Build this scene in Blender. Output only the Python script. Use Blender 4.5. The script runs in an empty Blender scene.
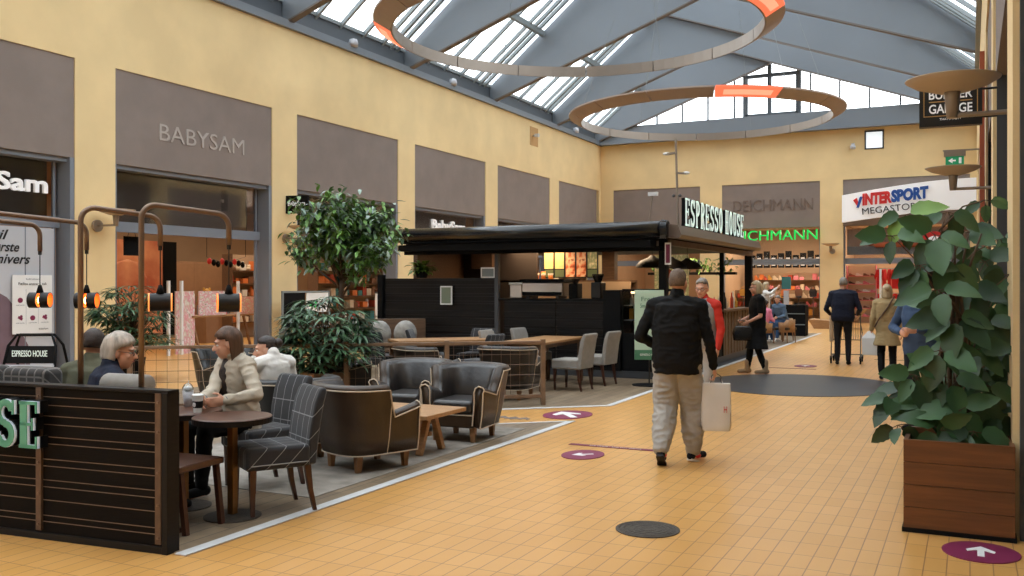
import bpy, math, random
from mathutils import Vector, Matrix, noise
PI=math.pi
random.seed(7)
sc=bpy.context.scene; COL=sc.collection
def lin(c):
    c=c/255.0
    return c/12.92 if c<=.04045 else ((c+.055)/1.055)**2.4
def rgb(r,g,b): return (lin(r),lin(g),lin(b),1)
# ---------------------------------------------------------------- materials
MATS={}
def mat(name,col,rough=.6,metal=0,var=0,vs=8,bump=0,bs=40,spec=.5,emit=None,es=1,coord='Object',col2=None,stretch=None,sheen=0):
    if name in MATS: return MATS[name]
    m=bpy.data.materials.new(name); m.use_nodes=True; nt=m.node_tree; N=nt.nodes; L=nt.links
    b=N['Principled BSDF']; b.inputs['Base Color'].default_value=col
    b.inputs['Roughness'].default_value=rough; b.inputs['Metallic'].default_value=metal
    b.inputs['Specular IOR Level'].default_value=spec
    if sheen: b.inputs['Sheen Weight'].default_value=sheen
    if var or bump:
        tc=N.new('ShaderNodeTexCoord'); mp=N.new('ShaderNodeMapping'); L.new(tc.outputs[coord],mp.inputs[0])
        if stretch: mp.inputs['Scale'].default_value=stretch
    if var:
        n=N.new('ShaderNodeTexNoise'); n.inputs['Scale'].default_value=vs; n.inputs['Detail'].default_value=5; L.new(mp.outputs[0],n.inputs[0])
        r=N.new('ShaderNodeValToRGB'); L.new(n.outputs[0],r.inputs[0])
        c2=col2 or tuple(x*(1-var) for x in col[:3])+(1,)
        r.color_ramp.elements[0].position=.35; r.color_ramp.elements[1].position=.65
        r.color_ramp.elements[0].color=c2; r.color_ramp.elements[1].color=col
        L.new(r.outputs[0],b.inputs['Base Color'])
    if bump:
        n2=N.new('ShaderNodeTexNoise'); n2.inputs['Scale'].default_value=bs; n2.inputs['Detail'].default_value=4; L.new(mp.outputs[0],n2.inputs[0])
        bp=N.new('ShaderNodeBump'); bp.inputs['Strength'].default_value=bump; bp.inputs['Distance'].default_value=.01
        L.new(n2.outputs[0],bp.inputs['Height']); L.new(bp.outputs[0],b.inputs['Normal'])
    if emit: b.inputs['Emission Color'].default_value=emit; b.inputs['Emission Strength'].default_value=es
    MATS[name]=m; return m
def glassmat(name,tint=(.93,.96,.97,1),gl=.12,rough=.03):
    m=bpy.data.materials.new(name); m.use_nodes=True; nt=m.node_tree; N=nt.nodes; L=nt.links
    N.remove(N['Principled BSDF']); o=N['Material Output']
    t=N.new('ShaderNodeBsdfTransparent'); t.inputs[0].default_value=tint
    g=N.new('ShaderNodeBsdfGlossy'); g.inputs['Roughness'].default_value=rough
    f=N.new('ShaderNodeFresnel'); f.inputs[0].default_value=1.45
    mu=N.new('ShaderNodeMath'); mu.operation='MULTIPLY'; mu.inputs[1].default_value=gl*8; L.new(f.outputs[0],mu.inputs[0])
    mx=N.new('ShaderNodeMixShader'); L.new(mu.outputs[0],mx.inputs[0]); L.new(t.outputs[0],mx.inputs[1]); L.new(g.outputs[0],mx.inputs[2])
    L.new(mx.outputs[0],o.inputs[0]); MATS[name]=m; return m
def brickmat(name,c1,c2,cm,bw,bh,ms,rough=.4,offset=0,rot=0,bump=.3,spec=.4,var=.25,vs=.7):
    m=bpy.data.materials.new(name); m.use_nodes=True; nt=m.node_tree; N=nt.nodes; L=nt.links; b=N['Principled BSDF']
    tc=N.new('ShaderNodeTexCoord'); mp=N.new('ShaderNodeMapping'); L.new(tc.outputs['Object'],mp.inputs[0]); mp.inputs['Rotation'].default_value=(0,0,rot)
    br=N.new('ShaderNodeTexBrick'); L.new(mp.outputs[0],br.inputs[0]); br.offset=offset; br.inputs['Scale'].default_value=1
    br.inputs['Color1'].default_value=c1; br.inputs['Color2'].default_value=c2; br.inputs['Mortar'].default_value=cm
    br.inputs['Brick Width'].default_value=bw; br.inputs['Row Height'].default_value=bh; br.inputs['Mortar Size'].default_value=ms; br.inputs['Mortar Smooth'].default_value=.1
    n=N.new('ShaderNodeTexNoise'); n.inputs['Scale'].default_value=vs; n.inputs['Detail'].default_value=6; L.new(tc.outputs['Object'],n.inputs[0])
    mx=N.new('ShaderNodeMix'); mx.data_type='RGBA'; mx.blend_type='MULTIPLY'; mx.inputs[0].default_value=var
    L.new(br.outputs[0],mx.inputs[6]); L.new(n.outputs[0],mx.inputs[7]); L.new(mx.outputs[2],b.inputs['Base Color'])
    b.inputs['Roughness'].default_value=rough; b.inputs['Specular IOR Level'].default_value=spec
    bp=N.new('ShaderNodeBump'); bp.inputs['Strength'].default_value=bump; bp.inputs['Distance'].default_value=.003; bp.invert=True
    L.new(br.outputs['Fac'],bp.inputs['Height']); L.new(bp.outputs[0],b.inputs['Normal'])
    MATS[name]=m; return m
def plaidmat(name,base,line,sx=7,w=.05,rough=.9):
    m=bpy.data.materials.new(name); m.use_nodes=True; nt=m.node_tree; N=nt.nodes; L=nt.links; b=N['Principled BSDF']
    tc=N.new('ShaderNodeTexCoord'); sp=N.new('ShaderNodeSeparateXYZ'); L.new(tc.outputs['Object'],sp.inputs[0])
    def ln(sock,off=0,k=sx):
        a=N.new('ShaderNodeMath'); a.operation='MULTIPLY_ADD'; a.inputs[1].default_value=k; a.inputs[2].default_value=50.5+off; L.new(sock,a.inputs[0])
        f=N.new('ShaderNodeMath'); f.operation='FRACT'; L.new(a.outputs[0],f.inputs[0])
        c=N.new('ShaderNodeMath'); c.operation='LESS_THAN'; c.inputs[1].default_value=w*k/7; L.new(f.outputs[0],c.inputs[0]); return c.outputs[0]
    yz=N.new('ShaderNodeMath'); yz.operation='ADD'; L.new(sp.outputs[1],yz.inputs[0]); L.new(sp.outputs[2],yz.inputs[1])
    a=ln(sp.outputs[0]); c=ln(yz.outputs[0],.3,sx*.8)
    mx=N.new('ShaderNodeMath'); mx.operation='MAXIMUM'; L.new(a,mx.inputs[0]); L.new(c,mx.inputs[1])
    n=N.new('ShaderNodeTexNoise'); n.inputs['Scale'].default_value=25; L.new(tc.outputs['Object'],n.inputs[0])
    mi=N.new('ShaderNodeMix'); mi.data_type='RGBA'; L.new(mx.outputs[0],mi.inputs[0]); mi.inputs[6].default_value=base; mi.inputs[7].default_value=line
    m2=N.new('ShaderNodeMix'); m2.data_type='RGBA'; m2.blend_type='MULTIPLY'; m2.inputs[0].default_value=.4; L.new(mi.outputs[2],m2.inputs[6]); L.new(n.outputs[0],m2.inputs[7])
    L.new(m2.outputs[2],b.inputs['Base Color']); b.inputs['Roughness'].default_value=rough; b.inputs['Sheen Weight'].default_value=.2
    MATS[name]=m; return m
def multimat(name,cols,scale=6,rough=.6,emit=0):
    """surface printed with patches of several colours (voronoi cells)"""
    m=bpy.data.materials.new(name); m.use_nodes=True; nt=m.node_tree; N=nt.nodes; L=nt.links; b=N['Principled BSDF']
    tc=N.new('ShaderNodeTexCoord'); v=N.new('ShaderNodeTexNoise'); v.inputs['Scale'].default_value=scale; v.inputs['Detail'].default_value=2; L.new(tc.outputs['Object'],v.inputs[0])
    r=N.new('ShaderNodeValToRGB'); L.new(v.outputs[0],r.inputs[0]); n=len(cols)
    while len(r.color_ramp.elements)<n: r.color_ramp.elements.new(.5)
    for i,c in enumerate(cols): r.color_ramp.elements[i].position=.3+.4*i/(n-1); r.color_ramp.elements[i].color=c
    L.new(r.outputs[0],b.inputs['Base Color']); b.inputs['Roughness'].default_value=rough
    if emit: L.new(r.outputs[0],b.inputs['Emission Color']); b.inputs['Emission Strength'].default_value=emit
    MATS[name]=m; return m
# ---------------------------------------------------------------- mesh builder
class MB:
    def __init__(s): s.v=[]; s.f=[]
    def add(s,vs,fs):
        o=len(s.v); s.v+= [tuple(v) for v in vs]; s.f+=[tuple(i+o for i in f) for f in fs]; return s
    def box(s,x0,x1,y0,y1,z0,z1):
        return s.add([(x0,y0,z0),(x1,y0,z0),(x1,y1,z0),(x0,y1,z0),(x0,y0,z1),(x1,y0,z1),(x1,y1,z1),(x0,y1,z1)],
          [(3,2,1,0),(4,5,6,7),(0,1,5,4),(1,2,6,5),(2,3,7,6),(3,0,4,7)])
    def obox(s,c,size,rz=0,rx=0,ry=0):
        M=Matrix.Translation(c)@Matrix.Rotation(rz,4,'Z')@Matrix.Rotation(ry,4,'Y')@Matrix.Rotation(rx,4,'X')
        b=MB().box(-size[0]/2,size[0]/2,-size[1]/2,size[1]/2,-size[2]/2,size[2]/2)
        return s.add([M@Vector(v) for v in b.v],b.f)
    def ring(s,rings,closed=True,cap=True):
        n=len(rings[0]); vs=[p for r in rings for p in r]; fs=[]
        for i in range(len(rings)-1):
            for j in range(n if closed else n-1):
                k=(j+1)%n; fs.append((i*n+j,i*n+k,(i+1)*n+k,(i+1)*n+j))
        if cap: fs.append(tuple(range(n-1,-1,-1))); fs.append(tuple((len(rings)-1)*n+j for j in range(n)))
        return s.add(vs,fs)
    def tube(s,pts,r,n=8,cap=True):
        pts=[Vector(p) for p in pts]; rs=r if isinstance(r,(list,tuple)) else [r]*len(pts); rings=[]; prev=None
        for i,p in enumerate(pts):
            d=(pts[min(i+1,len(pts)-1)]-pts[max(i-1,0)]).normalized()
            if prev is None:
                up=Vector((0,0,1)) if abs(d.z)<.9 else Vector((1,0,0)); a=d.cross(up).normalized()
            else:
                a=prev-d*prev.dot(d); a=a.normalized() if a.length>1e-6 else d.orthogonal().normalized()
            prev=a; b=d.cross(a)
            rings.append([p+(a*math.cos(2*PI*k/n)+b*math.sin(2*PI*k/n))*rs[i] for k in range(n)])
        return s.ring(rings,cap=cap)
    def capsule(s,p0,p1,r0,r1,n=12):
        p0=Vector(p0);p1=Vector(p1);d=(p1-p0); l=d.length or 1e-4; d=d/l
        pts=[];rs=[]
        for k in range(4):
            a=PI/2*(1-k/3.0)*.95; pts.append(p0-d*r0*math.sin(a)); rs.append(max(r0*math.cos(a),.001))
        for k in range(4):
            a=PI/2*(k/3.0)*.95; pts.append(p1+d*r1*math.sin(a)); rs.append(max(r1*math.cos(a),.001))
        return s.tube(pts,rs,n)
    def lathe(s,prof,c=(0,0,0),n=24,cap=True):
        return s.ring([[(c[0]+r*math.cos(2*PI*k/n),c[1]+r*math.sin(2*PI*k/n),c[2]+z) for k in range(n)] for r,z in prof],cap=cap)
    def ell(s,c,r,M=None,n=14,m=9):
        rings=[]
        for i in range(m):
            t=-PI/2*.98+PI*.98*i/(m-1)
            ring=[]
            for k in range(n):
                p=Vector((r[0]*math.cos(t)*math.cos(2*PI*k/n),r[1]*math.cos(t)*math.sin(2*PI*k/n),r[2]*math.sin(t)))
                if M is not None: p=M@p
                ring.append(Vector(c)+p)
            rings.append(ring)
        return s.ring(rings)
    def prism(s,poly,z0,z1):
        n=len(poly); vs=[(x,y,z0) for x,y in poly]+[(x,y,z1) for x,y in poly]
        return s.add(vs,[tuple(range(n-1,-1,-1)),tuple(range(n,2*n))]+[(i,(i+1)%n,n+(i+1)%n,n+i) for i in range(n)])
    def plateXZ(s,poly,y0,y1):
        n=len(poly); vs=[(x,y0,z) for x,z in poly]+[(x,y1,z) for x,z in poly]
        return s.add(vs,[tuple(range(n)),tuple(range(2*n-1,n-1,-1))]+[(i,n+i,n+(i+1)%n,(i+1)%n) for i in range(n)])
    def plateYZ(s,poly,x0,x1):
        n=len(poly); vs=[(x0,y,z) for y,z in poly]+[(x1,y,z) for y,z in poly]
        return s.add(vs,[tuple(range(n)),tuple(range(2*n-1,n-1,-1))]+[(i,n+i,n+(i+1)%n,(i+1)%n) for i in range(n)])
    def xf(s,M): s.v=[tuple(M@Vector(v)) for v in s.v]; return s
    def build(s,name,m,parent=None,smooth=False,bevel=0,seg=2,sub=0,loc=None,rotz=0,solid=0):
        me=bpy.data.meshes.new(name); me.from_pydata([tuple(v) for v in s.v],[],s.f); me.validate(); 
        import bmesh
        bm=bmesh.new(); bm.from_mesh(me); bmesh.ops.recalc_face_normals(bm,faces=bm.faces); bm.to_mesh(me); bm.free()
        if m: me.materials.append(MATS[m] if isinstance(m,str) else m)
        if smooth:
            me.polygons.foreach_set('use_smooth',[True]*len(me.polygons))
        o=bpy.data.objects.new(name,me); COL.objects.link(o)
        if parent is not None: o.parent=parent
        if loc: o.location=loc
        if rotz: o.rotation_euler=(0,0,rotz)
        if solid:
            md=o.modifiers.new('s','SOLIDIFY'); md.thickness=solid
        if bevel:
            md=o.modifiers.new('b','BEVEL'); md.width=bevel; md.segments=seg; md.limit_method='ANGLE'; md.angle_limit=.6
            if smooth is False and seg>2:
                me.polygons.foreach_set('use_smooth',[True]*len(me.polygons))
                md.harden_normals=True
        if sub:
            md=o.modifiers.new('ss','SUBSURF'); md.levels=sub; md.render_levels=sub
        return o
def tag(o,label,cat,group=None,kind=None):
    if label: o['label']=label
    if cat: o['category']=cat
    if group: o['group']=group
    if kind: o['kind']=kind
    return o
def thing(name,label,cat,loc=(0,0,0),rotz=0,group=None):
    o=bpy.data.objects.new(name,None); COL.objects.link(o); o.location=loc; o.rotation_euler=(0,0,rotz); o.empty_display_size=.1
    return tag(o,label,cat,group)
def struct(o): o['kind']='structure'; return o
def dup(root,loc,rotz,label=None,group=None,scale=None,mats=None):
    def cp(o,par):
        c=o.copy(); COL.objects.link(c); c.parent=par
        if mats and c.type=='MESH' and o.name.split('.')[0] in mats:
            c.data=c.data.copy(); c.data.materials[0]=MATS[mats[o.name.split('.')[0]]]
        for ch in list(o.children): cp(ch,c)
        return c
    r=cp(root,None); r.location=loc; r.rotation_euler=(0,0,rotz)
    if scale: r.scale=(scale,)*3
    if label: r['label']=label
    if group: r['group']=group
    return r
def bakeobj(o):
    """apply modifiers into a fresh mesh"""
    dg=bpy.context.evaluated_depsgraph_get(); me=bpy.data.meshes.new_from_object(o.evaluated_get(dg)); old=o.data
    o.modifiers.clear(); o.data=me; return o
def text(s,size,m,loc,rotz=0,ext=.01,parent=None,name='lettering',width=None,bold=0,rx=PI/2,align='LEFT',shear=0,height=None):
    cu=bpy.data.curves.new(name,'FONT'); cu.body=s; cu.size=size; cu.extrude=ext; cu.offset=bold; cu.align_x=align; cu.shear=shear; cu.resolution_u=3
    o=bpy.data.objects.new(name,cu); COL.objects.link(o); dg=bpy.context.evaluated_depsgraph_get(); dg.update()
    me=bpy.data.meshes.new_from_object(o.evaluated_get(dg)); COL.objects.unlink(o); bpy.data.objects.remove(o)
    if width and len(me.vertices):
        xs=[v.co.x for v in me.vertices]; k=width/(max(xs)-min(xs)); x0=min(xs)
        for v in me.vertices: v.co.x=(v.co.x-x0)*k
    if height and len(me.vertices):
        ys=[v.co.y for v in me.vertices]; k=height/(max(ys)-min(ys)); y0=min(ys)
        for v in me.vertices: v.co.y=(v.co.y-y0)*k
    me.materials.clear(); me.materials.append(MATS[m])
    o=bpy.data.objects.new(name,me); COL.objects.link(o); o.location=loc; o.rotation_euler=(rx,0,rotz)
    if parent is not None: o.parent=parent
    return o
# slab-serif condensed capitals
def serif(s,h,ext,m,loc,rotz,parent,name='lettering',cw=.42,gap=.12,st=.13):
    mb=MB(); x=0
    def rib(pts,w):
        for i in range(len(pts)-1):
            a=Vector(pts[i]);b=Vector(pts[i+1]); d=(b-a).normalized(); nn=Vector((-d.y,d.x))*w/2; a2=a-d*w*.1; b2=b+d*w*.1
            q=[a2-nn,b2-nn,b2+nn,a2+nn]
            mb.add([(p.x,0,p.y) for p in q]+[(p.x,ext,p.y) for p in q],[(0,1,2,3),(7,6,5,4),(0,4,5,1),(1,5,6,2),(2,6,7,3),(3,7,4,0)])
    W=cw*h; T=st*h; S=.05*h
    def R(x0,z0,x1,z1): mb.box(x+x0,x+x1,0,ext,z0,z1)
    def arc(cx,cz,rx,rz,a0,a1,w,n=10):
        rib([(x+cx+rx*math.cos(math.radians(a0+(a1-a0)*i/n)),cz+rz*math.sin(math.radians(a0+(a1-a0)*i/n))) for i in range(n+1)],w)
    for ch in s:
        if ch==' ': x+=W*.7; continue
        if ch=='E':
            R(.03*h,0,.03*h+T,h); R(0,0,W,S*1.4); R(0,h-S*1.4,W,h); R(.03*h,h*.48,W*.75,h*.48+S*1.2); R(W-S*.9,0,W,h*.25); R(W-S*.9,h*.75,W,h); R(W*.68,h*.38,W*.68+S*.8,h*.64)
        elif ch=='S':
            arc(W/2,h*.73,W*.38,h*.22,20,270,T*.75); arc(W/2,h*.27,W*.38,h*.22,90,-160,T*.75); R(W-S,h*.7,W,h); R(0,0,S,h*.3)
        elif ch=='P':
            R(.05*h,0,.05*h+T,h); R(0,0,T+.1*h,S); arc(W*.4,h*.72,W*.45,h*.24,90,-90,T*.7); R(0,h-S,W*.5,h); R(.05*h,h*.45,W*.4,h*.45+S)
        elif ch=='R':
            R(.05*h,0,.05*h+T,h); R(0,0,T+.1*h,S); arc(W*.4,h*.74,W*.42,h*.22,90,-90,T*.7); R(0,h-S,W*.5,h); R(.05*h,h*.48,W*.5,h*.48+S); rib([(x+W*.5,h*.5),(x+W*.9,0)],T*.9)
        elif ch=='O':
            arc(W/2,h/2,W*.37,h*.45,0,360,T*.85,18)
        elif ch=='H':
            R(.04*h,0,.04*h+T,h); R(W-.04*h-T,0,W-.04*h,h); R(.04*h,h*.47,W-.04*h,h*.47+S); R(0,0,T+.08*h,S); R(W-T-.08*h,0,W,S); R(0,h-S,T+.08*h,h); R(W-T-.08*h,h-S,W,h)
        elif ch=='U':
            R(.04*h,h*.25,.04*h+T,h); R(W-.04*h-T*.6,h*.25,W-.04*h,h); arc(W/2,h*.27,W*.36,h*.23,180,360,T*.7); R(0,h-S,T+.08*h,h); R(W-T-.06*h,h-S,W,h)
        x+=W+gap*h
    o=mb.build(name,m,parent); o.location=loc; o.rotation_euler=(0,0,rotz); o['w']=x; return o
SKY=4.7
# ---------------------------------------------------------------- camera, daylight
F=930.0; YAW=math.atan(458/F); H=1.65
cam=bpy.data.cameras.new('camera'); co=bpy.data.objects.new('camera',cam); COL.objects.link(co)
cam.sensor_width=36; cam.lens=F/1024*36; cam.shift_y=-3/1024; cam.clip_end=300; cam.clip_start=.05
co.location=(0,0,H); co.rotation_euler=(PI/2,0,YAW); sc.camera=co
sc.view_settings.view_transform='Standard'; sc.view_settings.look='None'; sc.view_settings.gamma=1; sc.view_settings.exposure=0.05
try: sc.view_settings.use_curve_mapping=False
except Exception: pass
sc.cycles.max_bounces=8; sc.cycles.transparent_max_bounces=16; sc.cycles.diffuse_bounces=5; sc.cycles.sample_clamp_indirect=6
sc.cycles.use_denoising=True
w=bpy.data.worlds.new('overcast_sky'); sc.world=w; w.use_nodes=True; N=w.node_tree.nodes; bg=N['Background']
tc=N.new('ShaderNodeTexCoord'); nz=N.new('ShaderNodeTexNoise'); nz.inputs['Scale'].default_value=2; w.node_tree.links.new(tc.outputs['Generated'],nz.inputs[0])
cr=N.new('ShaderNodeValToRGB'); cr.color_ramp.elements[0].color=(.86,.93,1,1); cr.color_ramp.elements[1].color=(1,1,1,1); w.node_tree.links.new(nz.outputs[0],cr.inputs[0])
w.node_tree.links.new(cr.outputs[0],bg.inputs[0]); bg.inputs[1].default_value=SKY
def area(name,loc,size,power,col=(1,.75,.5),rot=(0,0,0),sy=None):
    l=bpy.data.lights.new(name,'AREA'); l.energy=power; l.color=col; l.size=size
    if sy: l.shape='RECTANGLE'; l.size_y=sy
    o=bpy.data.objects.new(name,l); o.location=loc; o.rotation_euler=rot; COL.objects.link(o); return o
def point(name,loc,power,col=(1,.7,.4),r=.04):
    l=bpy.data.lights.new(name,'POINT'); l.energy=power; l.color=col; l.shadow_soft_size=r
    o=bpy.data.objects.new(name,l); o.location=loc; COL.objects.link(o); return o
# ---------------------------------------------------------------- materials
mat('plaster',rgb(233,207,156),.85,var=.10,vs=.9,bump=.25,bs=30)
mat('fascia',rgb(136,124,117),.9,var=.10,vs=1.6,bump=.15,bs=20)
mat('steel_blue',rgb(119,127,135),.5,var=.05,vs=.5)
mat('steel_dark',rgb(84,90,96),.5)
mat('bar_grey',rgb(126,134,136),.45)
mat('edge_brown',rgb(104,97,92),.6)
mat('frame_grey',rgb(120,126,136),.5)
mat('dark_frame',rgb(66,68,72),.5)
glassmat('roof_glass',(.95,.97,.98,1),.05,.1)
glassmat('shop_glass',(.88,.88,.88,1),.045,.05)
glassmat('pane',(.97,.98,.98,1),.1,.02)
brickmat('floor_tile',rgb(220,166,96),rgb(212,157,86),rgb(158,112,72),.28,.122,.0035,rough=.33,rot=PI/2,spec=.45,var=.18)
brickmat('wood_floor',rgb(158,138,112),rgb(136,116,94),rgb(88,76,64),1.2,.14,.004,rough=.5,offset=.37,rot=PI/2,var=.5,vs=9)
mat('white_line',rgb(205,205,205),.6,var=.1,vs=6)
mat('rug',rgb(158,150,140),.95,var=.35,vs=5,bump=.4,bs=120)
mat('dark_disc',rgb(52,53,57),.45,var=.15,vs=1.5)
mat('black_wood',rgb(24,20,18),.5,var=.35,vs=6,stretch=(.3,1,8),spec=.2)
mat('black',rgb(12,12,13),.4); mat('matt_black',rgb(14,14,15),.7,spec=.15)
mat('gloss_black',rgb(18,20,22),.22,spec=.6)
mat('dark_interior',rgb(46,36,30),.7); mat('shop_wall',rgb(172,146,118),.8,var=.1,vs=1)
mat('shop_ceiling',rgb(120,96,76),.8); mat('dark_bulk',rgb(66,55,45),.5,var=.2,vs=1.5)
mat('white',rgb(232,232,230),.5); mat('cream',rgb(225,214,196),.7); mat('grey_white',rgb(190,192,198),.6,var=.08,vs=.6)
mat('brass_pipe',rgb(122,100,84),.42,metal=.5)
mat('oak',rgb(176,132,88),.5,var=.25,vs=5,stretch=(1,8,8),bump=.1,bs=30)
mat('oak_dark',rgb(110,82,60),.5,var=.3,vs=5,stretch=(1,6,6))
mat('oak_rail',rgb(132,104,80),.55,var=.3,vs=6)
mat('walnut',rgb(92,58,42),.3,var=.3,vs=4,stretch=(1,6,6),spec=.6)
mat('dish',rgb(188,172,154),.5); mat('lamp_grey',rgb(150,138,126),.4,metal=.3)
mat('pot_wood',rgb(122,74,38),.5,var=.35,vs=3,stretch=(.6,6,9),bump=.15,bs=20)
GREEN=rgb(10,190,80)
mat('sign_green',GREEN,.4,emit=GREEN,es=.75)
mat('sign_white',rgb(235,235,235),.4,emit=rgb(235,235,235),es=.25)
mat('sign_mint',rgb(78,148,120),.4,emit=rgb(80,160,130),es=.08); mat('sign_edge',rgb(205,215,226),.4,emit=rgb(205,215,230),es=.15)
mat('sign_pale',rgb(215,228,220),.4,emit=rgb(215,230,222),es=.45)
mat('relief',rgb(172,163,156),.7); mat('relief_dark',rgb(112,98,90),.7); mat('red',rgb(208,45,45),.5); mat('blue',rgb(30,80,160),.5); mat('ink',rgb(20,20,22),.6)
mat('plum',rgb(122,32,72),.5); mat('gold',rgb(190,150,90),.5); mat('led_warm',rgb(255,210,160),.4,emit=rgb(255,205,150),es=6); mat('led_white',rgb(255,245,230),.4,emit=rgb(255,240,220),es=5)
# ---------------------------------------------------------------- the hall
XL,XR,YB=-15.9,.25,41.9
PIL=[12.7+5.8*k for k in range(-4,6)]      # near edges of the pillars
struct(MB().box(-24,7,-12,50,-.2,0).build('floor','floor_tile'))
mb=MB().box(XL-.5,XL,-12,YB,6.15,8.3)
for y in PIL: mb.box(XL-.45,XL,y,min(y+.97,YB),0,6.15)
struct(mb.build('wall_left','plaster'))
mb=MB().box(XR,XR+.5,-12,YB,6.15,8.3)
for y in PIL: mb.box(XR,XR+.45,y,min(y+.97,YB),0,6.15)
struct(mb.build('wall_right','plaster'))
mb=MB().box(XL-.5,XR+.5,YB,YB+.5,6.15,8.3)
for a,b in [(-16.4,-15.25),(-11.06,-10.06),(-5.81,-4.87),(.0,.75)]: mb.box(a,b,YB,YB+.45,0,6.15)
struct(mb.build('wall_back','plaster'))
struct(MB().box(XL-.5,XR+.5,-12.4,-12,0,8.3).build('wall_front','plaster'))
n=0
for i in range(len(PIL)-1):
    a=PIL[i]+.97; b=PIL[i+1] if i<len(PIL)-2 else 41.43
    n+=1; struct(MB().box(XL-.4,XL-.03,a,b,4.17,6.15).build('trim_%d'%n,'fascia'))
    n+=1; struct(MB().box(XR+.03,XR+.4,a,b,4.17,6.15).build('trim_%d'%n,'fascia'))
    # dark shopfront on the right-hand side
    n+=1; struct(MB().box(XR+.36,XR+.42,a,b,0,4.17).box(XR+.04,XR+.4,a-.02,a+.08,0,4.17).box(XR+.04,XR+.4,b-.08,b+.02,0,4.17).build('trim_%d'%n,'dark_frame'))
for a,b in [(-15.25,-11.06),(-10.06,-5.81),(-4.87,0)]:
    n+=1; struct(MB().box(a,b,YB+.03,YB+.4,4.17,6.15).build('trim_%d'%n,'fascia'))
struct(MB().box(XL-.46,XL-.4,41.2,YB,0,4.2).build('wall_left_return','plaster'))
# gutter, dark upstand
for nm,sx,x0 in (('left',1,XL),('right',-1,XR)):
    def bx(a,b,z0,z1,m,k):
        global n; n+=1
        xs=sorted((x0+sx*a,x0+sx*b)); struct(MB().box(xs[0],xs[1],-12,YB,z0,z1).build('trim_%d'%n,m))
    bx(-.3,.12,8.3,8.5,'steel_blue',0); bx(-.3,-.12,8.5,9.02,'steel_dark',0); bx(-.2,-.06,8.98,9.08,'bar_grey',0)
n+=1; struct(MB().box(XL,XR,YB-.35,YB+.3,8.3,9.1).box(XL,XR,YB-.45,YB-.35,8.28,8.42).build('trim_%d'%n,'steel_blue'))
# ---------------------------------------------------------------- glazed roof
EX0,EX1=XL-.15,XR+.15; RX=(EX0+EX1)/2; SL=.82; RZ=9.02+SL*(RX-EX0)
def roofz(x): return 9.02+SL*min(x-EX0,EX1-x)
def pbot(x,side): return 8.45+.365*((x-XL) if side<0 else (XR-x))
xi=(9.02+SL*EX1-8.45+.365*XL)/(.365+SL)       # left rafter meets the right slope
LP=[(XL-.1,8.42),(xi,roofz(xi)-.05),(RX,RZ-.05),(XL-.1,9.0)]
RP=[(XL+XR-x,z) for x,z in LP][::-1]
k=0
for Y in [1.6+5.8*j for j in range(-2,8)]:
    if Y>41: Y=41.42
    for poly,ya,yb,nm in ((LP,Y,Y+.2,'l'),(RP,Y-.22,Y-.02,'r')):
        k+=1; n+=1
        t=struct(MB().plateXZ(poly,ya,yb).build('roof_rafter','steel_blue'))
        p0,p1=(poly[0],poly[1]) if nm=='l' else (poly[-1],poly[-2])
        e=MB().plateXZ([(p0[0],p0[1]-.03),(p1[0],p1[1]-.03),(p1[0],p1[1]+.02),(p0[0],p0[1]+.02)],ya-.01,yb+.01)
        e.build('rafter_flange','edge_brown',t)
struct(MB().plateXZ([(EX0,9.02),(RX,RZ),(RX,RZ+.03),(EX0,9.05)],-12,YB+.3).build('roof_glazing','roof_glass'))
struct(MB().plateXZ([(RX,RZ),(EX1,9.02),(EX1,9.05),(RX,RZ+.03)],-12,YB+.3).build('roof_glazing','roof_glass'))
def slopebar(mb,y,sx,wd=.05,dp=.14):
    a=(EX0 if sx<0 else EX1); x0=a; x1=RX
    poly=[(x0,9.02-dp),(x1,RZ-dp),(x1,RZ),(x0,9.02)]
    if sx>0: poly=poly[::-1]
    mb.plateXZ(poly,y-wd/2,y+wd/2)
for sx in (-1,1):
    mb=MB()
    for Y in [1.6+5.8*j for j in range(-2,7)]:
        for dy in (.5,1.4,2.5,3.6,4.6,5.05,5.4): slopebar(mb,Y+dy,sx,.09 if dy<5 else .12)
    for q in range(5):
        t=.27+q*.24 if q else .27
        x=(EX0+(RX-EX0)*t) if sx<0 else (EX1-(EX1-RX)*t); z=roofz(x)
        if t<.99: mb.box(x-.07,x+.07,-12,YB,z-.22,z-.02)
    struct(mb.build('roof_glazing_bars','bar_grey'))
# gable window
mb=MB()
def gz(x): return min(pbot(x,-1),pbot(x,1))
for x in (-14.3,-13.1,-11.9,-10.7,-9.5,-8.95,-6.75,-6.2,-5,-3.8,-2.6,-1.7): mb.box(x-.035,x+.035,YB-.02,YB+.08,9.1,gz(x)+.6)
mb.box(-8.02,-7.86,YB-.1,YB+.1,9.1,12.5); mb.box(-9.1,-6.6,YB-.04,YB+.1,10.85,11.0)
mb.box(-8.98,-8.9,YB-.05,YB+.1,9.1,10.9);mb.box(-6.82,-6.74,YB-.05,YB+.1,9.1,10.9);mb.box(-9,-6.7,YB-.05,YB+.1,9.1,9.25)
mb.box(-9.1,-9.0,YB-.08,YB+.1,9.1,11);mb.box(-6.7,-6.6,YB-.08,YB+.1,9.1,11)
struct(mb.build('window_frame','steel_dark'))
struct(MB().box(EX0,EX1,YB+.1,YB+.12,9.1,12.4).build('window_1','pane'))
# front end closed high up
struct(MB().plateXZ([(EX0,8.3),(EX1,8.3),(EX1,9.02),(RX,RZ),(EX0,9.02)],-12.3,-12.1).build('wall_front_gable','steel_blue'))
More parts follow.
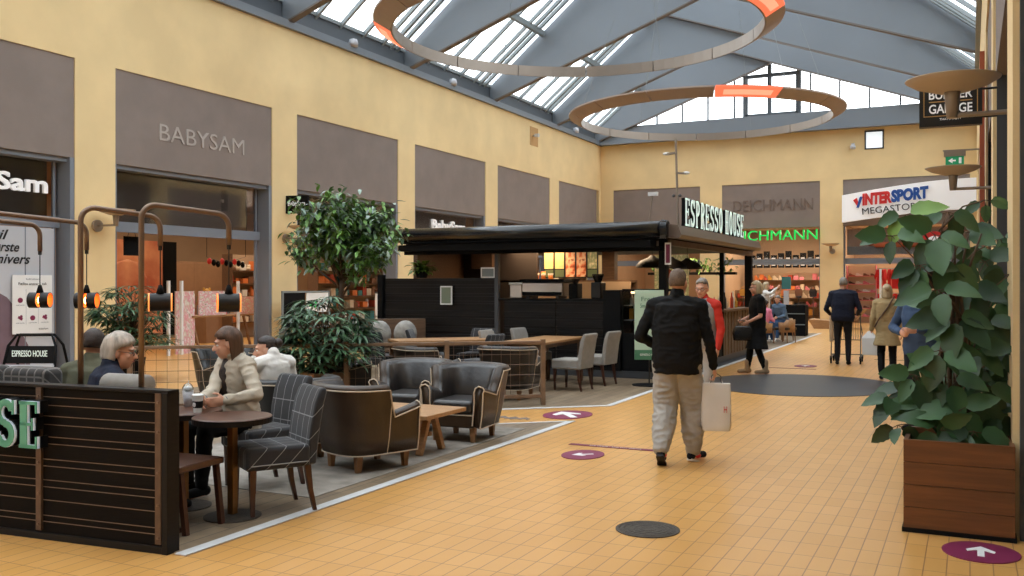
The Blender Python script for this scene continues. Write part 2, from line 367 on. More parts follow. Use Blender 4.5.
# ---------------------------------------------------------------- shop rooms behind the walls
struct(MB().box(-24.2,-24,-12,50,0,6.6).build('wall_shops_left','shop_wall'))
struct(MB().box(-24,XL-.5,-12,50,6.3,6.5).build('ceiling_shops_left','dark_interior'))
struct(MB().box(-24,XL-.5,-12,50,4.3,4.4).build('ceiling','shop_ceiling'))
for q,y in enumerate([PIL[3]+.4,PIL[7]+.4,41.9]):
    struct(MB().box(-24,XL-.45,y,y+.15,0,4.3).build('wall_partition','shop_wall'))
struct(MB().box(-24,7,49.8,50,0,6.6).build('wall_shops_back','shop_wall'))
struct(MB().box(-24,7,YB+.5,50,4.5,4.6).build('ceiling_shops_back','cream'))
for x in (-16.4,-10.6,-5.4,.6): struct(MB().box(x,x+.15,YB+.45,50,0,4.5).build('wall_partition','shop_wall'))
# glazed fronts: frame, transom and panes per bay
def front(i,a,b,door=True):
    x=XL-.38
    t=struct(MB().box(x-.05,XL-.02,b-.1,b+.01,0,4.17).box(x-.05,XL-.02,a-.01,a+.05,0,4.17).box(x-.06,x+.06,a,b,2.78,3.0).box(x-.06,XL-.1,a,b,4.08,4.2).box(x-.03,x+.03,b-.22,b-.17,0,4.1).build('window_frame','frame_grey'))
    struct(MB().box(x-.01,x+.01,a,b,3.0,4.1).build('window_%d'%i,'shop_glass'))
    struct(MB().box(x-.55,x-.45,a,b,3.02,4.28).build('trim_%d'%(80+i),'dark_bulk'))
    return x
for i,(a,b) in enumerate([(7.87,12.7),(13.67,18.5),(19.47,24.3),(25.27,30.1),(31.07,35.9),(36.87,41.43)]):
    front(i+2,a,b)
area('shop_lamp_left',(-19.5,15.9,4.25),4,150,(1,.82,.62),sy=4); area('shop_lamp_left',(-19.5,21.9,4.25),4,170,(1,.80,.60),sy=4); area('shop_lamp_left',(-19.5,30,4.25),4,180,sy=9)
area('shop_lamp_back',(-8,45.5,4.45),4,420,(1,.82,.62),sy=5); area('shop_lamp_back',(-2.3,45.5,4.45),4,420,(1,.85,.7),sy=5); area('shop_lamp_back',(-13,45.5,4.45),4,150,(1,.8,.6),sy=4)
for a,b in [(-10.06,-5.81),(-4.87,0),(-15.25,-11.06)]:
    struct(MB().box(a,b,YB+.3,YB+.4,2.55,2.8).box(a,a+.06,YB+.2,YB+.4,0,4.17).box(b-.06,b,YB+.2,YB+.4,0,4.17).build('window_frame','frame_grey'))
    struct(MB().box(a,b,YB+.34,YB+.36,2.8,4.17).build('window_9','shop_glass'))
# small window high in the back wall, niches
t=struct(MB().box(-4.0,-3.94,YB-.03,YB+.05,7.38,8.18).box(-3.3,-3.24,YB-.03,YB+.05,7.38,8.18).box(-4.0,-3.24,YB-.03,YB+.05,8.1,8.18).box(-4.0,-3.24,YB-.03,YB+.05,7.38,7.43).build('window_frame','dark_frame'))
mat('daylit_pane',rgb(225,232,236),.2,emit=rgb(225,235,240),es=.8)
struct(MB().box(-3.95,-3.29,YB-.015,YB+.04,7.42,8.11).build('window_10','daylit_pane'))
# floor markings and cafe floors
def flat(name,poly,z0,z1,m): return struct(MB().prism(poly,z0,z1).build(name,m))
D1=(-.76,-.65)
z1=[(-9.6,3.0),(-4.36,3.0),(-4.36,10.3),(-4.36-D1[0]*-6.2*-1,10.3)][:3]+[(-9.9,5.45)]
z1=[(-9.9,3.7),(-4.36,4.22),(-4.36,10.35),(-9.9,5.61)]
flat('floor_wood_seating',z1,.002,.006,'wood_floor')
z2=[(-4.45,11.98),(-4.45,40.0),(-12.6,40.0),(-12.6,5.0)]
z2=[(-4.45,11.98),(-4.6,33.0),(-11.2,33.0),(-11.2,6.2)]
flat('floor_wood_kiosk',z2,.002,.006,'wood_floor')
def line(a,b,wd=.09,m='white_line',z=.009,name='floor_line'):
    a=Vector(a);b=Vector(b);d=(b-a).normalized();q=Vector((-d.y,d.x))*wd/2
    return flat(name,[tuple(a-q),tuple(b-q),tuple(b+q),tuple(a+q)],.003,z,m)
line((-4.32,4.19),(-4.32,10.42)); line((-4.30,10.42),(-9.9,5.66),.05); line((-4.42,11.95),(-11.2,6.15)); line((-4.42,11.93),(-4.58,33))
flat('floor_dark_kiosk_edge',[(-4.75,15.3),(-4.47,15.3),(-4.6,24.0),(-4.85,24.0)],.004,.008,'dark_disc')
mb=MB().prism([(-2.55+1.6*math.cos(2*PI*k/64),15.95+1.75*math.sin(2*PI*k/64)) for k in range(64)],.001,.007)
struct(mb.build('floor_disc','dark_disc'))
# ================================================================ ring lights
def ring_light(cx,cy,z,lit,label):
    t=thing('ring_light',label,'lamp',(cx,cy,z),0,'large suspended ring lights')
    R=4.52; NP=14; SEG=6
    def band(a0,a1,prof):
        mb=MB(); rings=[]
        for i in range(SEG+1):
            a=a0+(a1-a0)*i/SEG; rings.append([(math.cos(a)*r,math.sin(a)*r,zz) for r,zz in prof])
        return mb.ring(rings)
    for i in range(NP):
        a0=2*PI*i/NP+.004+.1; a1=2*PI*(i+1)/NP-.004+.1
        fr=band(a0,a1,[(R-.42,.0),(R-.38,.0),(R-.38,.27),(R-.42,.27)])
        fr.build('inner_band','lamp_grey',t)
        band(a0,a1,[(R-.38,.02),(R-.38,.0),(R,.22),(R,.27),(R-.38,.27)]).build('diffuser_panel','ring_orange' if i in lit else 'ring_brown',t)
        if i in lit:
            aw=(a1-a0); band(a0+aw*.12,a1-aw*.12,[(R-.27,.055),(R-.265,.045),(R-.10,.142),(R-.10,.155)]).build('added_glow_band','ring_added_glow',t)
    for i in range(6):
        a=2*PI*i/6+.35; zt=pbot(cx+math.cos(a)*3,-1 if math.cos(a)<0 else 1)+.3-z
        MB().tube([(math.cos(a)*(R-.4),math.sin(a)*(R-.4),.4),(math.cos(a)*3,math.sin(a)*3,zt)],.008,5).build('suspension_wire','bar_grey',t)
    return t
mat('ring_brown',rgb(166,148,136),.45,var=.1,vs=1)
OR=(1,.23,.09,1)
mat('ring_orange',rgb(150,50,30),.5,emit=(1,.20,.09,1),es=.95); mat('ring_added_glow',rgb(200,120,90),.5,emit=(1,.42,.25,1),es=.95)
# softly brighter middle of every lit panel is imitated by an added glowing band
ring_light(-8.0,30.8,7.12,(11,),'big ring lamp hanging far down the hall, lit orange on its near edge')
ring_light(-7.95,19.4,7.25,(13,7,),'big ring lamp hanging closest, cropped by the photo top edge, orange at both ends')
# ================================================================ dish wall lamps
def dish_lamp():
    t=thing('dish_wall_lamp','','lamp')
    MB().lathe([(.0,.0),(.12,.0),(.30,.075),(.37,.13),(.375,.14),(.36,.14),(.29,.09),(.11,.025),(0,.025)],(0,0,0),40).xf(Matrix.Scale(.78,4,(0,0,1))).build('dish','dish',t,smooth=True)
    MB().lathe([(.04,-.22),(.045,-.22),(.065,.0),(.06,.01)],(0,0,0),18).build('stem','lamp_grey',t,smooth=True)
    MB().tube([(.02,0,-.2),(.5,0,-.2)],.022,10).build('arm','lamp_grey',t)
    MB().tube([(.5,0,-.2),(.56,0,-.2)],.12,24).build('wall_plate','lamp_grey',t)
    return t
dl=dish_lamp(); dl.location=(XR-.385,8.75,3.29); dl.rotation_euler=(0,0,0)
tag(dl,'large beige dish lamp on the near right-hand pillar, in front of the black burger sign','lamp','dish uplighters on the pillars')
for loc,rz,lab in [((XR-.47,14.9,3.24),0,'beige dish lamp on the right-hand wall beneath the green exit sign'),
    ((XL+.56,13.2,3.05),PI,'beige dish lamp on the left-hand yellow pillar beside the window poster'),
    ((XL+.56,19.0,3.05),PI,'dish lamp on the yellow pillar behind the leafy tree'),
    ((-5.3,YB-.56,3.3),PI/2,'small dish lamp on the yellow pillar of the far wall')]:
    dup(dl,loc,rz,lab)
# ================================================================ signs
def sign(name,label,cat,loc,rz=0,group=None): return thing(name,label,cat,loc,rz,group)
t=sign('relief_lettering','pale raised capitals on the grey panel above the nearest toy shop window','lettering',(XL-.03,14.85,4.82),PI/2)
text('BABYSAM',.4,'relief',(0,0,0),0,.02,t,'letters',width=2.65,height=.37)
t=sign('shop_sign_lettering','white rounded shop letters on dark glass at the left edge of the photo','lettering',(-16.26,10.0,3.34),PI/2)
text('BabySam',.55,'sign_white',(0,0,0),0,.03,t,'letters',width=2.35,height=.45,bold=.012)
t=sign('shop_sign_lettering','white rounded shop letters just above the left part of the kiosk roof','lettering',(-16.26,26.9,3.4),PI/2)
text('BabySam',.5,'sign_white',(0,0,0),0,.03,t,'letters',width=2.3,height=.48,bold=.012)
t=sign('projecting_sign','black shop sign sticking out from the pillar beside the leafy tree','sign',(-15.55,19.1,3.5),.12)
MB().box(-.36,.3,-.04,.04,0,.46).build('panel','matt_black',t,bevel=.01); text('BabySam',.2,'sign_white',(-.28,-.05,.15),0,.005,t,'letters',width=.5,height=.17)
MB().box(-.46,-.34,-.02,.02,.08,.12).box(-.46,-.34,-.02,.02,.36,.4).build('bracket','black',t)
t=sign('projecting_sign','dim dark copy of the sign as its reflection in the first toy shop window','sign',(-16.9,17.6,3.5),.12)
MB().box(-.3,.3,-.04,.04,0,.5).build('panel','matt_black',t); text('BabySam',.2,'relief',(-.25,-.05,.15),0,.005,t,'letters',width=.5,height=.17)  # reflection in the glass, built as a dim second sign
# burger sign
t=sign('projecting_sign','black square restaurant sign with gold border and white words on the right','sign',(-.18,10.5,3.27),.03)
MB().box(-.29,.29,-.05,.05,0,.42).build('panel','black',t)
def border(mb,x0,x1,z0,z1,w,y0,y1):
    mb.box(x0,x1,y0,y1,z0,z0+w).box(x0,x1,y0,y1,z1-w,z1).box(x0,x0+w,y0,y1,z0,z1).box(x1-w,x1,y0,y1,z0,z1); return mb
border(MB(),-.25,.25,.10,.4,.008,-.055,-.05).box(-.2,.2,-.055,-.05,.245,.255).build('gold_border','gold',t)
text('BURGER',.12,'sign_white',(-.2,-.055,.275),0,.002,t,'letters',width=.4,height=.09,bold=.002); text('GARAGE',.12,'sign_white',(-.2,-.055,.13),0,.002,t,'letters',width=.4,height=.095,bold=.002)
text("THAT'S TASTY",.04,'sign_white',(-.1,-.055,.06),0,.002,t,'letters',width=.2,height=.022)
MB().tube([(.28,0,.36),(.43,0,.36)],.012).tube([(.28,0,.08),(.43,0,.08)],.012).build('bracket','black',t)
# exit sign
t=sign('exit_sign','green emergency exit sign with a white running figure above the far dish lamp','sign',(-.28,21,4.1),.05)
mat('exit_green',rgb(20,120,80),.4,emit=rgb(20,130,85),es=.5)
MB().box(-.17,.17,-.03,.03,0,.17).build('panel','exit_green',t); MB().box(-.2,.2,-.05,.05,.17,.28).build('housing','lamp_grey',t); MB().box(-.22,.5,-.02,.02,.28,.31).build('bracket','lamp_grey',t)
MB().plateXZ([(-.12,.085),(-.04,.14),(-.04,.10),(.02,.10),(.02,.07),(-.04,.07),(-.04,.03)],-.034,-.031).obox((.1,-.033,.085),(.05,.004,.12)).build('pictogram','sign_white',t)
# orange banners along the right wall
mat('terracotta',rgb(170,86,52),.7,var=.2,vs=2)
tag(MB().box(XR-.10,XR-.03,17.6,18.4,2.2,5.6).build('wall_banner','terracotta'),'terracotta coloured vertical banner on the right-hand wall behind the exit sign','banner')
t=sign('round_sign','round red and white sign sticking out behind the big-leaved plant','sign',(-.55,17.5,2.35),.0)
MB().tube([(0,-.03,0),(0,.03,0)],.22,28).build('disc','red',t); MB().tube([(0,-.035,0),(0,-.03,0)],.14,24).build('centre','sign_white',t); MB().box(0,.8,-.015,.015,.18,.21).build('bracket','black',t)
# Deichmann
t=sign('relief_lettering','brown raised capitals on the grey panel above the far shoe shop','lettering',(-9.55,YB+.02,4.93))
text('DEICHMANN',.5,'relief_dark',(0,0,0),0,.02,t,'letters',width=3.45,height=.5)
t=sign('shop_sign_lettering','glowing green capital letters on the far shoe shop front','lettering',(-9.9,YB-.1,3.62))
text('DEICHMANN',.5,'sign_green',(0,0,0),0,.05,t,'letters',width=4.0,height=.44,bold=0)
# Intersport
t=sign('shop_fascia_sign','white curved sports shop sign with red and blue lettering','sign',(-4.87,YB-.35,0))
top=[(0,5.45)]+[(5.1*i/12,5.45+.5*math.sin(.5*PI*i/12)**1) for i in range(1,13)]
MB().plateXZ([(0,4.3)]+[(5.1*i/12,4.3+.42*math.sin(.5*PI*i/12)) for i in range(1,13)]+top[::-1],0,.3).build('panel','sign_white',t)
o=text('INTER',.5,'red',(.82,-.04,4.98),0,.03,t,'letters',width=1.15,height=.5,bold=.03,shear=.12); o.rotation_euler=(PI/2,-.07,0)
o=text('SPORT',.5,'blue',(1.95,-.04,5.06),0,.03,t,'letters',width=1.45,height=.52,bold=.03,shear=.12); o.rotation_euler=(PI/2,-.09,0)
o=text('MEGASTORE',.3,'ink',(.82,-.04,4.60),0,.02,t,'letters',width=2.3,height=.27,bold=0); o.rotation_euler=(PI/2,-.08,0)
MB().plateXZ([(.45,5.22),(.6,5.32),(.66,5.12),(.75,5.36),(.8,5.36),(.7,4.98),(.6,4.98)],-.05,0).build('emblem_left','red',t)
MB().plateXZ([(.58,4.9),(.72,5.36),(.83,5.36),(.68,4.9)],-.055,0).build('emblem_right','blue',t)
# small fittings
def small(name,label,cat,mb,m,group=None): return tag(mb.build(name,m,bevel=.01),label,cat,group)
for yy,lab in [(21.8,'white dome detector on the left gutter nearest the viewer'),(27.5,'white dome detector on the left gutter below the nearer ring lamp'),(38.5,'white dome detector on the left gutter near the far corner')]:
    o=MB().lathe([(.13,0),(.14,.1),(.11,.2),(.0,.24)],(XL+.12,yy,8.45),16).build('dome_detector','grey_white',smooth=True); tag(o,lab,'detector','gutter detectors')
t=sign('wall_niche_camera','small wall niche with a camera high up on the left wall near the far corner','camera',(XL,34.3,7.3))
mat('niche_shade',rgb(190,150,100),.9); border(MB(),0,0,0,0,0,0,0)
MB().plateYZ([(-.38,0),(.38,0),(.38,.75),(-.38,.75)],-.0,.015).build('niche','niche_shade',t); MB().tube([(0,-.1,.4),(.2,-.15,.38)],.03).build('camera_arm','bar_grey',t); MB().box(.14,.3,-.25,-.1,.33,.45).build('camera_body','grey_white',t)
t=sign('security_camera','small white camera on the far wall beside the high square window','camera',(-4.45,YB,7.55)); MB().box(-.06,.06,-.2,0,0,.1).build('bracket','grey_white',t); MB().lathe([(.1,-.14),(.12,-.02),(.06,.04)],(0,-.2,0),14).build('lens_housing','grey_white',t,smooth=True)
# ================================================================ window graphics, bay at the left
x=-16.2
t=sign('window_graphic','pale window poster with black script words behind the pipe lamps','poster',(x,7.9,0),PI/2)
MB().box(0,4.55,-.01,0,0,2.76).build('sheet','grey_white',t); MB().box(3.92,3.94,-.015,0,0,2.76).box(3.3,3.31,-.015,0,0,2.76).build('joint','frame_grey',t)
MB().ell((3.1,-.005,.9),(.8,.012,.75)).ell((3.5,-.005,.2),(.6,.012,.8)).build('pictured_shape','mauve' if 'mauve' in MATS else mat('mauve',rgb(120,98,108),.7,var=.2,vs=2),t)
for s,wd,xx,zz in [('til',.3,3.28,2.5),('verdens største',1.5,2.3,2.27),('lille univers',1.3,2.73,2.05)]:
    text(s,.3,'ink',(xx,-.02,zz),0,.002,t,'script_words',width=wd,height=.19,shear=.35,bold=.004)
t=sign('notice_poster','white notice with small dark pictograms taped on the pale window','poster',(x+.06,11.52,.72),PI/2)
MB().box(0,.84,-.012,0,0,1.12).build('sheet','white',t,bevel=.004)
text('Fælles ansvar - tak',.07,'ink',(.12,-.02,.93),0,.001,t,'heading',width=.6,height=.05); text('hold afstand',.05,'frame_grey',(.28,-.02,1.03),0,.001,t,'heading',width=.3,height=.03)
for i in range(3):
    for j in range(2):
        cx=.16+.26*i; cz=.3+.34*j
        (MB().ell((cx,-.014,cz),(.055,.004,.05)) if (i+j)%2 else MB().obox((cx,-.014,cz),(.1,.004,.05),ry=.5).ell((cx+.02,-.014,cz+.03),(.03,.004,.03))).build('pictogram','plum',t)
        text('vask hænder',.03,'frame_grey',(cx-.09,-.02,cz-.1),0,.001,t,'caption',width=.18,height=.02)
MB().box(.28,.283,-.014,-.012,.18,.85).box(.54,.543,-.014,-.012,.18,.85).build('rules','frame_grey',t)
text('BabySam',.05,'ink',(.55,-.02,.06),0,.001,t,'logo',width=.2,height=.04)
t=sign('hanging_notice_board','small dark square panel hanging behind the shop glass above the pipe lamps','panel',(-16.6,14.5,2.3),PI/2); MB().box(0,.42,-.02,.02,0,.42).build('board','matt_black',t); MB().tube([(.1,0,.42),(.21,0,.75),(.32,0,.42)],.006).build('wire','black',t)
# ================================================================ cafe pipe lamps and the front screen
def pipe(px,py,ex,ey,label,slit=0,zt=2.16,lz=1.53):
    t=thing('pipe_lamp',label,'lamp',(px,py,0),0,'bent pipe lamps over the seats')
    d=Vector((ex-px,ey-py,0)); L=d.length; d.normalize(); r=.09; pts=[(0,0,.75),(0,0,zt-r)]
    for k in range(1,7): a=PI/2*k/6; pts.append((d.x*(r-r*math.cos(a)),d.y*(r-r*math.cos(a)),zt-r+r*math.sin(a)))
    for k in range(0,7): a=PI/2*k/6; pts.append((d.x*(L-r+r*math.sin(a)),d.y*(L-r+r*math.sin(a)),zt-.03-r+r*math.cos(a)))
    pts.append((d.x*L,d.y*L,zt-.24))
    MB().tube(pts,.018,12).build('pipe','brass_pipe',t,smooth=True)
    e=Vector((d.x*L,d.y*L,0))
    MB().tube([e+Vector((0,0,zt-.22)),e+Vector((0,0,zt-.27))],.014,10).tube([e+Vector((0,0,zt-.25)),e+Vector((0,0,lz+.1))],.004,6).build('cord','black',t)
    s=MB().tube([e+Vector((0,0,lz+.055)),e+Vector((0,0,lz+.12))],[.03,.012],14).build('lamp_cap','matt_black',t,smooth=True)
    # short drum lying on its side, open at both ends so the bulb glows
    aa=YAW+(.35 if not slit else .1); ax=Vector((math.cos(aa),math.sin(aa),0))
    n=28; q=Vector((-ax.y,ax.x,0))
    for (s0,s1) in ([(-.078,.078)] if not slit else [(-.078,-.012),(.012,.078)]):
        for nm,m_,(ra,rb) in (('lamp_shade','shade_metal',(.058,.062)),('shade_lining','copper',(.054,.0575))):
            rings=[]
            for rr,o in [(ra,s0),(ra,s1),(rb,s1),(rb,s0),(ra,s0)]:
                rings.append([e+Vector((0,0,lz))+ax*o+(q*math.cos(2*PI*k/n)+Vector((0,0,1))*math.sin(2*PI*k/n))*rr for k in range(n)])
            MB().ring(rings,cap=False).build(nm,m_,t,smooth=False)
    if not slit:
        for s0 in (-.079,.069):
            rings=[]
            for rr,o in [(.0625,s0),(.0625,s0+.010),(.0635,s0+.010),(.0635,s0),(.0625,s0)]:
                rings.append([e+Vector((0,0,lz))+ax*o+(q*math.cos(2*PI*k/n)+Vector((0,0,1))*math.sin(2*PI*k/n))*rr for k in range(n)])
            MB().ring(rings,cap=False).build('added_glow_rim','imitated_rim_glow',t)  # emissive lip added to imitate the bulb glow at the drum ends
    MB().ell(e+Vector((0,0,lz+.0)),(.02,.02,.03)).build('bulb','bulb',t,smooth=True)
    return t
mat('imitated_rim_glow',rgb(200,110,50),.5,emit=(1,.35,.08,1),es=1.1); mat('copper',rgb(230,140,70),.5,metal=.2); m=mat('shade_metal',rgb(34,30,28),.5,metal=.3); mat('bulb',rgb(255,190,110),.4,emit=(1,.45,.12,1),es=25)
pipe(-5.23,4.22,-5.05,4.72,'bent brown pipe lamp on the screen, second from the right')
pipe(-4.70,4.24,-4.50,4.8,'bent brown pipe lamp on the screen, the right-hand one')
pipe(-6.2,4.2,-6.13,5.0,'bent brown pipe lamp whose shade hangs in front of the yellow pillar',1)
pipe(-6.72,4.2,-6.64,4.98,'bent brown pipe lamp furthest left, shade in front of the white notice',1)
# screen
t=thing('cafe_screen','dark slatted wooden screen with a green-lettered cafe sign at the lower left','screen',(-4.4,4.16,0),.097)
mat('screen_wood',rgb(19,14,11),.7,spec=.12,var=.4,vs=3,stretch=(.5,1,10),bump=.2,bs=30); mat('slat_line',rgb(128,106,86),.6); mat('strap',rgb(104,80,62),.5,metal=.3,var=.3,vs=12)
zs=[.04,.115,.155,.255,.34,.385,.475,.52,.62,.665,.745,.8,.87,.925,.985]
mb=MB()
for a,b in zip(zs[:-1],zs[1:]): mb.box(-4.6,-.0,.015,.10,a+.003,b-.003)
mb.build('slats','screen_wood',t,bevel=.002)
mb=MB()
for z in zs[1:-1]: mb.box(-4.6,-.0,.0125,.016,z-.0015,z+.0015)
mb.build('slat_edges','slat_line',t)
MB().box(-4.6,0,.03,.09,.03,.985).build('backing','slat_line',t)
MB().box(-4.6,.012,-.0,.10,.985,1.005).box(-4.6,.01,.0,.10,0,.045).box(-.035,.01,-.005,.105,0,.99).build('frame','black_wood',t,bevel=.003)
for xx in (-.062,-1.03,-2.0,-2.97):
    MB().box(xx-.022,xx+.022,-.004,.015,.06,.985).build('metal_strap','strap',t)
    mb=MB()
    for zz in (.1,.3,.5,.75,.93): mb.tube([(xx,-.012,zz),(xx,-.003,zz)],.008,8)
    mb.build('bolts','brass_pipe',t)
t=thing('screen_sign_lettering','mint green letters ending in SE with white edges on the dark screen','lettering',(-5.77,3.985,.605),.097)
hw=5*(.42*.30+.12*.30)
o=serif('HOUSE',.30,.008,'sign_mint',(0,0,0),0,t,'letters',st=.19,cw=.50,gap=.16); wv=o['w']-.048
o.location=(.43-wv,-.05,0); o2=serif('HOUSE',.30,.012,'sign_edge',(.439-wv,-.044,.001),0,t,'letter_edges',st=.19,cw=.50,gap=.16); o3=serif('HOUSE',.30,.06,'black',(.446-wv,-.032,.003),0,t,'letter_returns',st=.2,cw=.50,gap=.16)
# ================================================================ floor stickers, manhole
def sticker(cx,cy,rx,ry,arrow,label,wd=.75):
    t=thing('floor_sticker',label,'sticker',(cx,cy,.0065),0,'purple arrow floor stickers')
    MB().prism([(rx*math.cos(2*PI*k/36),ry*math.sin(2*PI*k/36)) for k in range(36)],-.006,.0).build('disc','plum',t)
    s=rx*wd; a=arrow; P=[(-.12,-.7),(.12,-.7),(.12,.15),(.45,-.1),(.5,.15),(0,.75),(-.5,.15),(-.45,-.1),(-.12,.15)]
    MB().prism([((x*math.cos(a)-y*math.sin(a))*s,(x*math.sin(a)+y*math.cos(a))*s) for x,y in P],.0,.0015).build('arrow','white',t)
sticker(.06,6.42,.22,.24,0,'purple floor sticker with white arrow in front of the wooden planter')
sticker(-3.37,8.40,.2,.26,2.2,'purple floor sticker with white arrow left of the man with the white bag')
sticker(-4.58,10.9,.3,.4,.7,'purple and white floor sticker between the two wooden cafe floors',1.25)
sticker(-3.0,19.6,.22,.3,0,'faint purple floor sticker beyond the dark floor disc')
t=thing('floor_tape','thin dark red floor strip with small white writing behind the round sticker','tape',(-3.3,8.92,.002),.02)
MB().box(-.42,.55,-.04,.04,0,.004).build('strip','plum',t); text('hold afstand - keep your distance',.05,'white',(-.2,-.03,.005),0,.0005,t,'writing',width=.55,height=.04,rx=0)
o=MB().prism([(-.3+.05*k,(-.04 if k%2 else -.09)-.03*math.sin(k)) for k in range(13)]+[(.3-.05*k,.03+.05*(k%3)) for k in range(13)],0,.003).build('floor_scuff','relief_dark'); o.location=(-5.15,10.33,.001); tag(o,'faint dark worn mark on the orange tiles between the two cafe floors','mark')
t=thing('manhole_cover','round dark iron manhole cover set in the orange floor','manhole cover',(-1.95,6.03,0))
mat('iron',rgb(82,74,66),.6,metal=.4,var=.4,vs=20,bump=.5,bs=60)
MB().lathe([(.215,.001),(.215,.007),(.195,.007),(.19,.003)],(0,0,0),40).build('frame','iron',t); c=MB().lathe([(.185,.001),(.185,.006),(.0,.006)],(0,0,0),40).build('lid','iron',t)
mb=MB()
for r in (.05,.09,.13,.165): mb.ring([[(rr*math.cos(2*PI*k/30),rr*math.sin(2*PI*k/30),zz) for k in range(30)] for rr,zz in ((r-.008,.006),(r-.006,.009),(r+.006,.009),(r+.008,.006))],cap=False)
mb.build('raised_rings','iron',c)
for rz_,(yy,xx0,xx1) in enumerate([(18.9,-3.6,-2.7),(22.0,-1.9,-.9)]):
    o=MB().box(xx0,xx1,yy,yy+.05,.001,.005).build('floor_tape','plum' if rz_==0 else 'matt_black'); tag(o,['thin purple floor strip beyond the dark disc','dark floor strip beside the woman in the beige coat'][rz_],'tape')
# ================================================================ kiosk
kt=thing('coffee_kiosk','black coffee kiosk with slatted walls, open sides and a low black roof','kiosk',(-4.77,15.65,0))
def K(mb,name,m,par=None,**k): return mb.build(name,m,par or kt,**k)
mat('kiosk_slat',rgb(30,27,26),.55,spec=.2,var=.3,vs=4,stretch=(.5,1,6)); 
def slats(x0,x1,y,z0,z1,name,par=None,step=.085):
    mb=MB(); z=z0; i=0
    hs=[.05,.09,.05,.12,.05,.09,.14]
    while z<z1-.02:
        h=min(hs[i%7],z1-z); mb.box(x0,x1,y-(.0 if i%2 else .018),y+.03,z,z+h-.012); z+=h; i+=1
    b=K(mb,name,'kiosk_slat',par); K(MB().box(x0,x1,y+.02,y+.06,z0,z1),'wall_backing','black',b)
    return b
# posts
for x_,y_,w_ in [(0,0,.07),(0,6.9,.08),(0,4.2,.04)]:
    K(MB().box(x_-w_,x_+w_,y_-w_,y_+w_,0,2.45),'post','matt_black',bevel=.004)
K(MB().box(-3.28,-3.2,-.05,.03,0,2.4),'post','dark_frame')
K(MB().box(-5.92,-5.8,-.07,.05,0,1.85).box(-5.9,-5.8,6.8,6.9,0,2.4),'post','matt_black'); K(MB().box(-5.3,-3.45,2.2,2.3,.0,2.42),'rear_wall','dark_interior'); K(MB().box(-5.3,-5.2,.3,2.2,1.78,2.42).box(-4.9,-4.4,2.0,2.2,2.0,2.42),'cupboard','oak_dark')
p=slats(-5.78,-3.28,.0,.12,1.78,'wall_panel'); 
p=slats(-3.1,-2.05,.0,.12,1.36,'counter_front'); slats(-2.03,-1.12,.0,.12,1.36,'counter_front')
K(MB().box(-3.2,-1.05,-.06,.45,1.36,1.40),'counter_top','matt_black',bevel=.005)
K(MB().box(-5.8,0,-.03,.1,0,.13).box(-.04,.05,0,6.9,0,.13),'plinth','dark_frame')
K(MB().box(-5.85,-5.8,0,6.9,.1,1.78),'side_wall','kiosk_slat')
# dark cabinet + glass case
K(MB().box(-1.1,-.78,-.05,.7,.13,1.56),'dark_cabinet','matt_black')
g=K(MB().box(-.76,-.02,.0,.6,.75,.80).box(-.76,-.02,.0,.6,1.54,1.58).box(-.76,-.02,.0,.6,.13,.75).box(-.76,-.74,0,.03,.8,1.54),'display_case','matt_black')
K(MB().box(-.74,-.04,.57,.59,.8,1.54),'case_back','cream',g); K(MB().box(-.74,-.04,.03,.56,1.02,1.035).box(-.74,-.04,.03,.56,1.28,1.295),'case_shelves','bar_grey',g); K(MB().box(-.745,-.03,.0,.008,.8,1.54),'case_glass','shop_glass',g); K(MB().box(-.7,-.08,.3,.34,1.5,1.53),'case_light','led_warm',g)
# long counter on the open right side, light wood bars
K(MB().box(-.25,.05,4.2,6.8,.13,1.08),'side_counter','counter_tan' if 'counter_tan' in MATS else mat('counter_tan',rgb(112,92,72),.6,var=.3,vs=6))
K(MB().box(-.35,.12,4.1,6.85,1.08,1.12),'side_counter_top','oak_dark')
mb=MB()
for i in range(9): mb.box(.05,.065,4.3+.28*i,4.36+.28*i,.15,1.06)
K(mb,'side_counter_battens','oak_dark')
K(MB().box(-.1,.03,.1,4.1,.13,.95),'low_side_counter','matt_black')
# roof
rf=K(MB().box(-5.3,.1,-.15,7.1,2.46,2.62),'roof','matt_black')
K(MB().box(-5.3,.0,.02,6.8,2.42,2.46),'ceiling_board','dark_interior',rf)
K(MB().box(-5.2,-.1,-.42,-.1,2.3,2.42).box(-5.2,-.0,-.2,-.05,2.24,2.32),'front_fascia','matt_black',rf)
K(MB().tube([(-5.25,-.42,2.60),(.12,-.42,2.60)],.135,24),'rolled_awning','gloss_black',rf,smooth=True)
K(MB().tube([(.1,-.42,2.60),(.2,-.42,2.60)],[.155,.14],20).obox((.14,-.42,2.58),(.1,.2,.30)),'awning_end_cap','gloss_black',rf)
mb=MB().plateXZ([(.1,2.46),(.38,2.44),(.42,2.5),(.36,2.66),(.1,2.70)],-.38,6.3); K(mb,'side_awning_box','awning_brown' if 'awning_brown' in MATS else mat('awning_brown',rgb(96,84,76),.4,metal=.2),rf)
K(MB().box(.0,.12,.0,6.8,2.34,2.44),'side_beam','oak_dark',rf)
K(MB().box(.02,.14,1.6,3.2,2.665,2.705),'warm_strip','led_warm',rf)
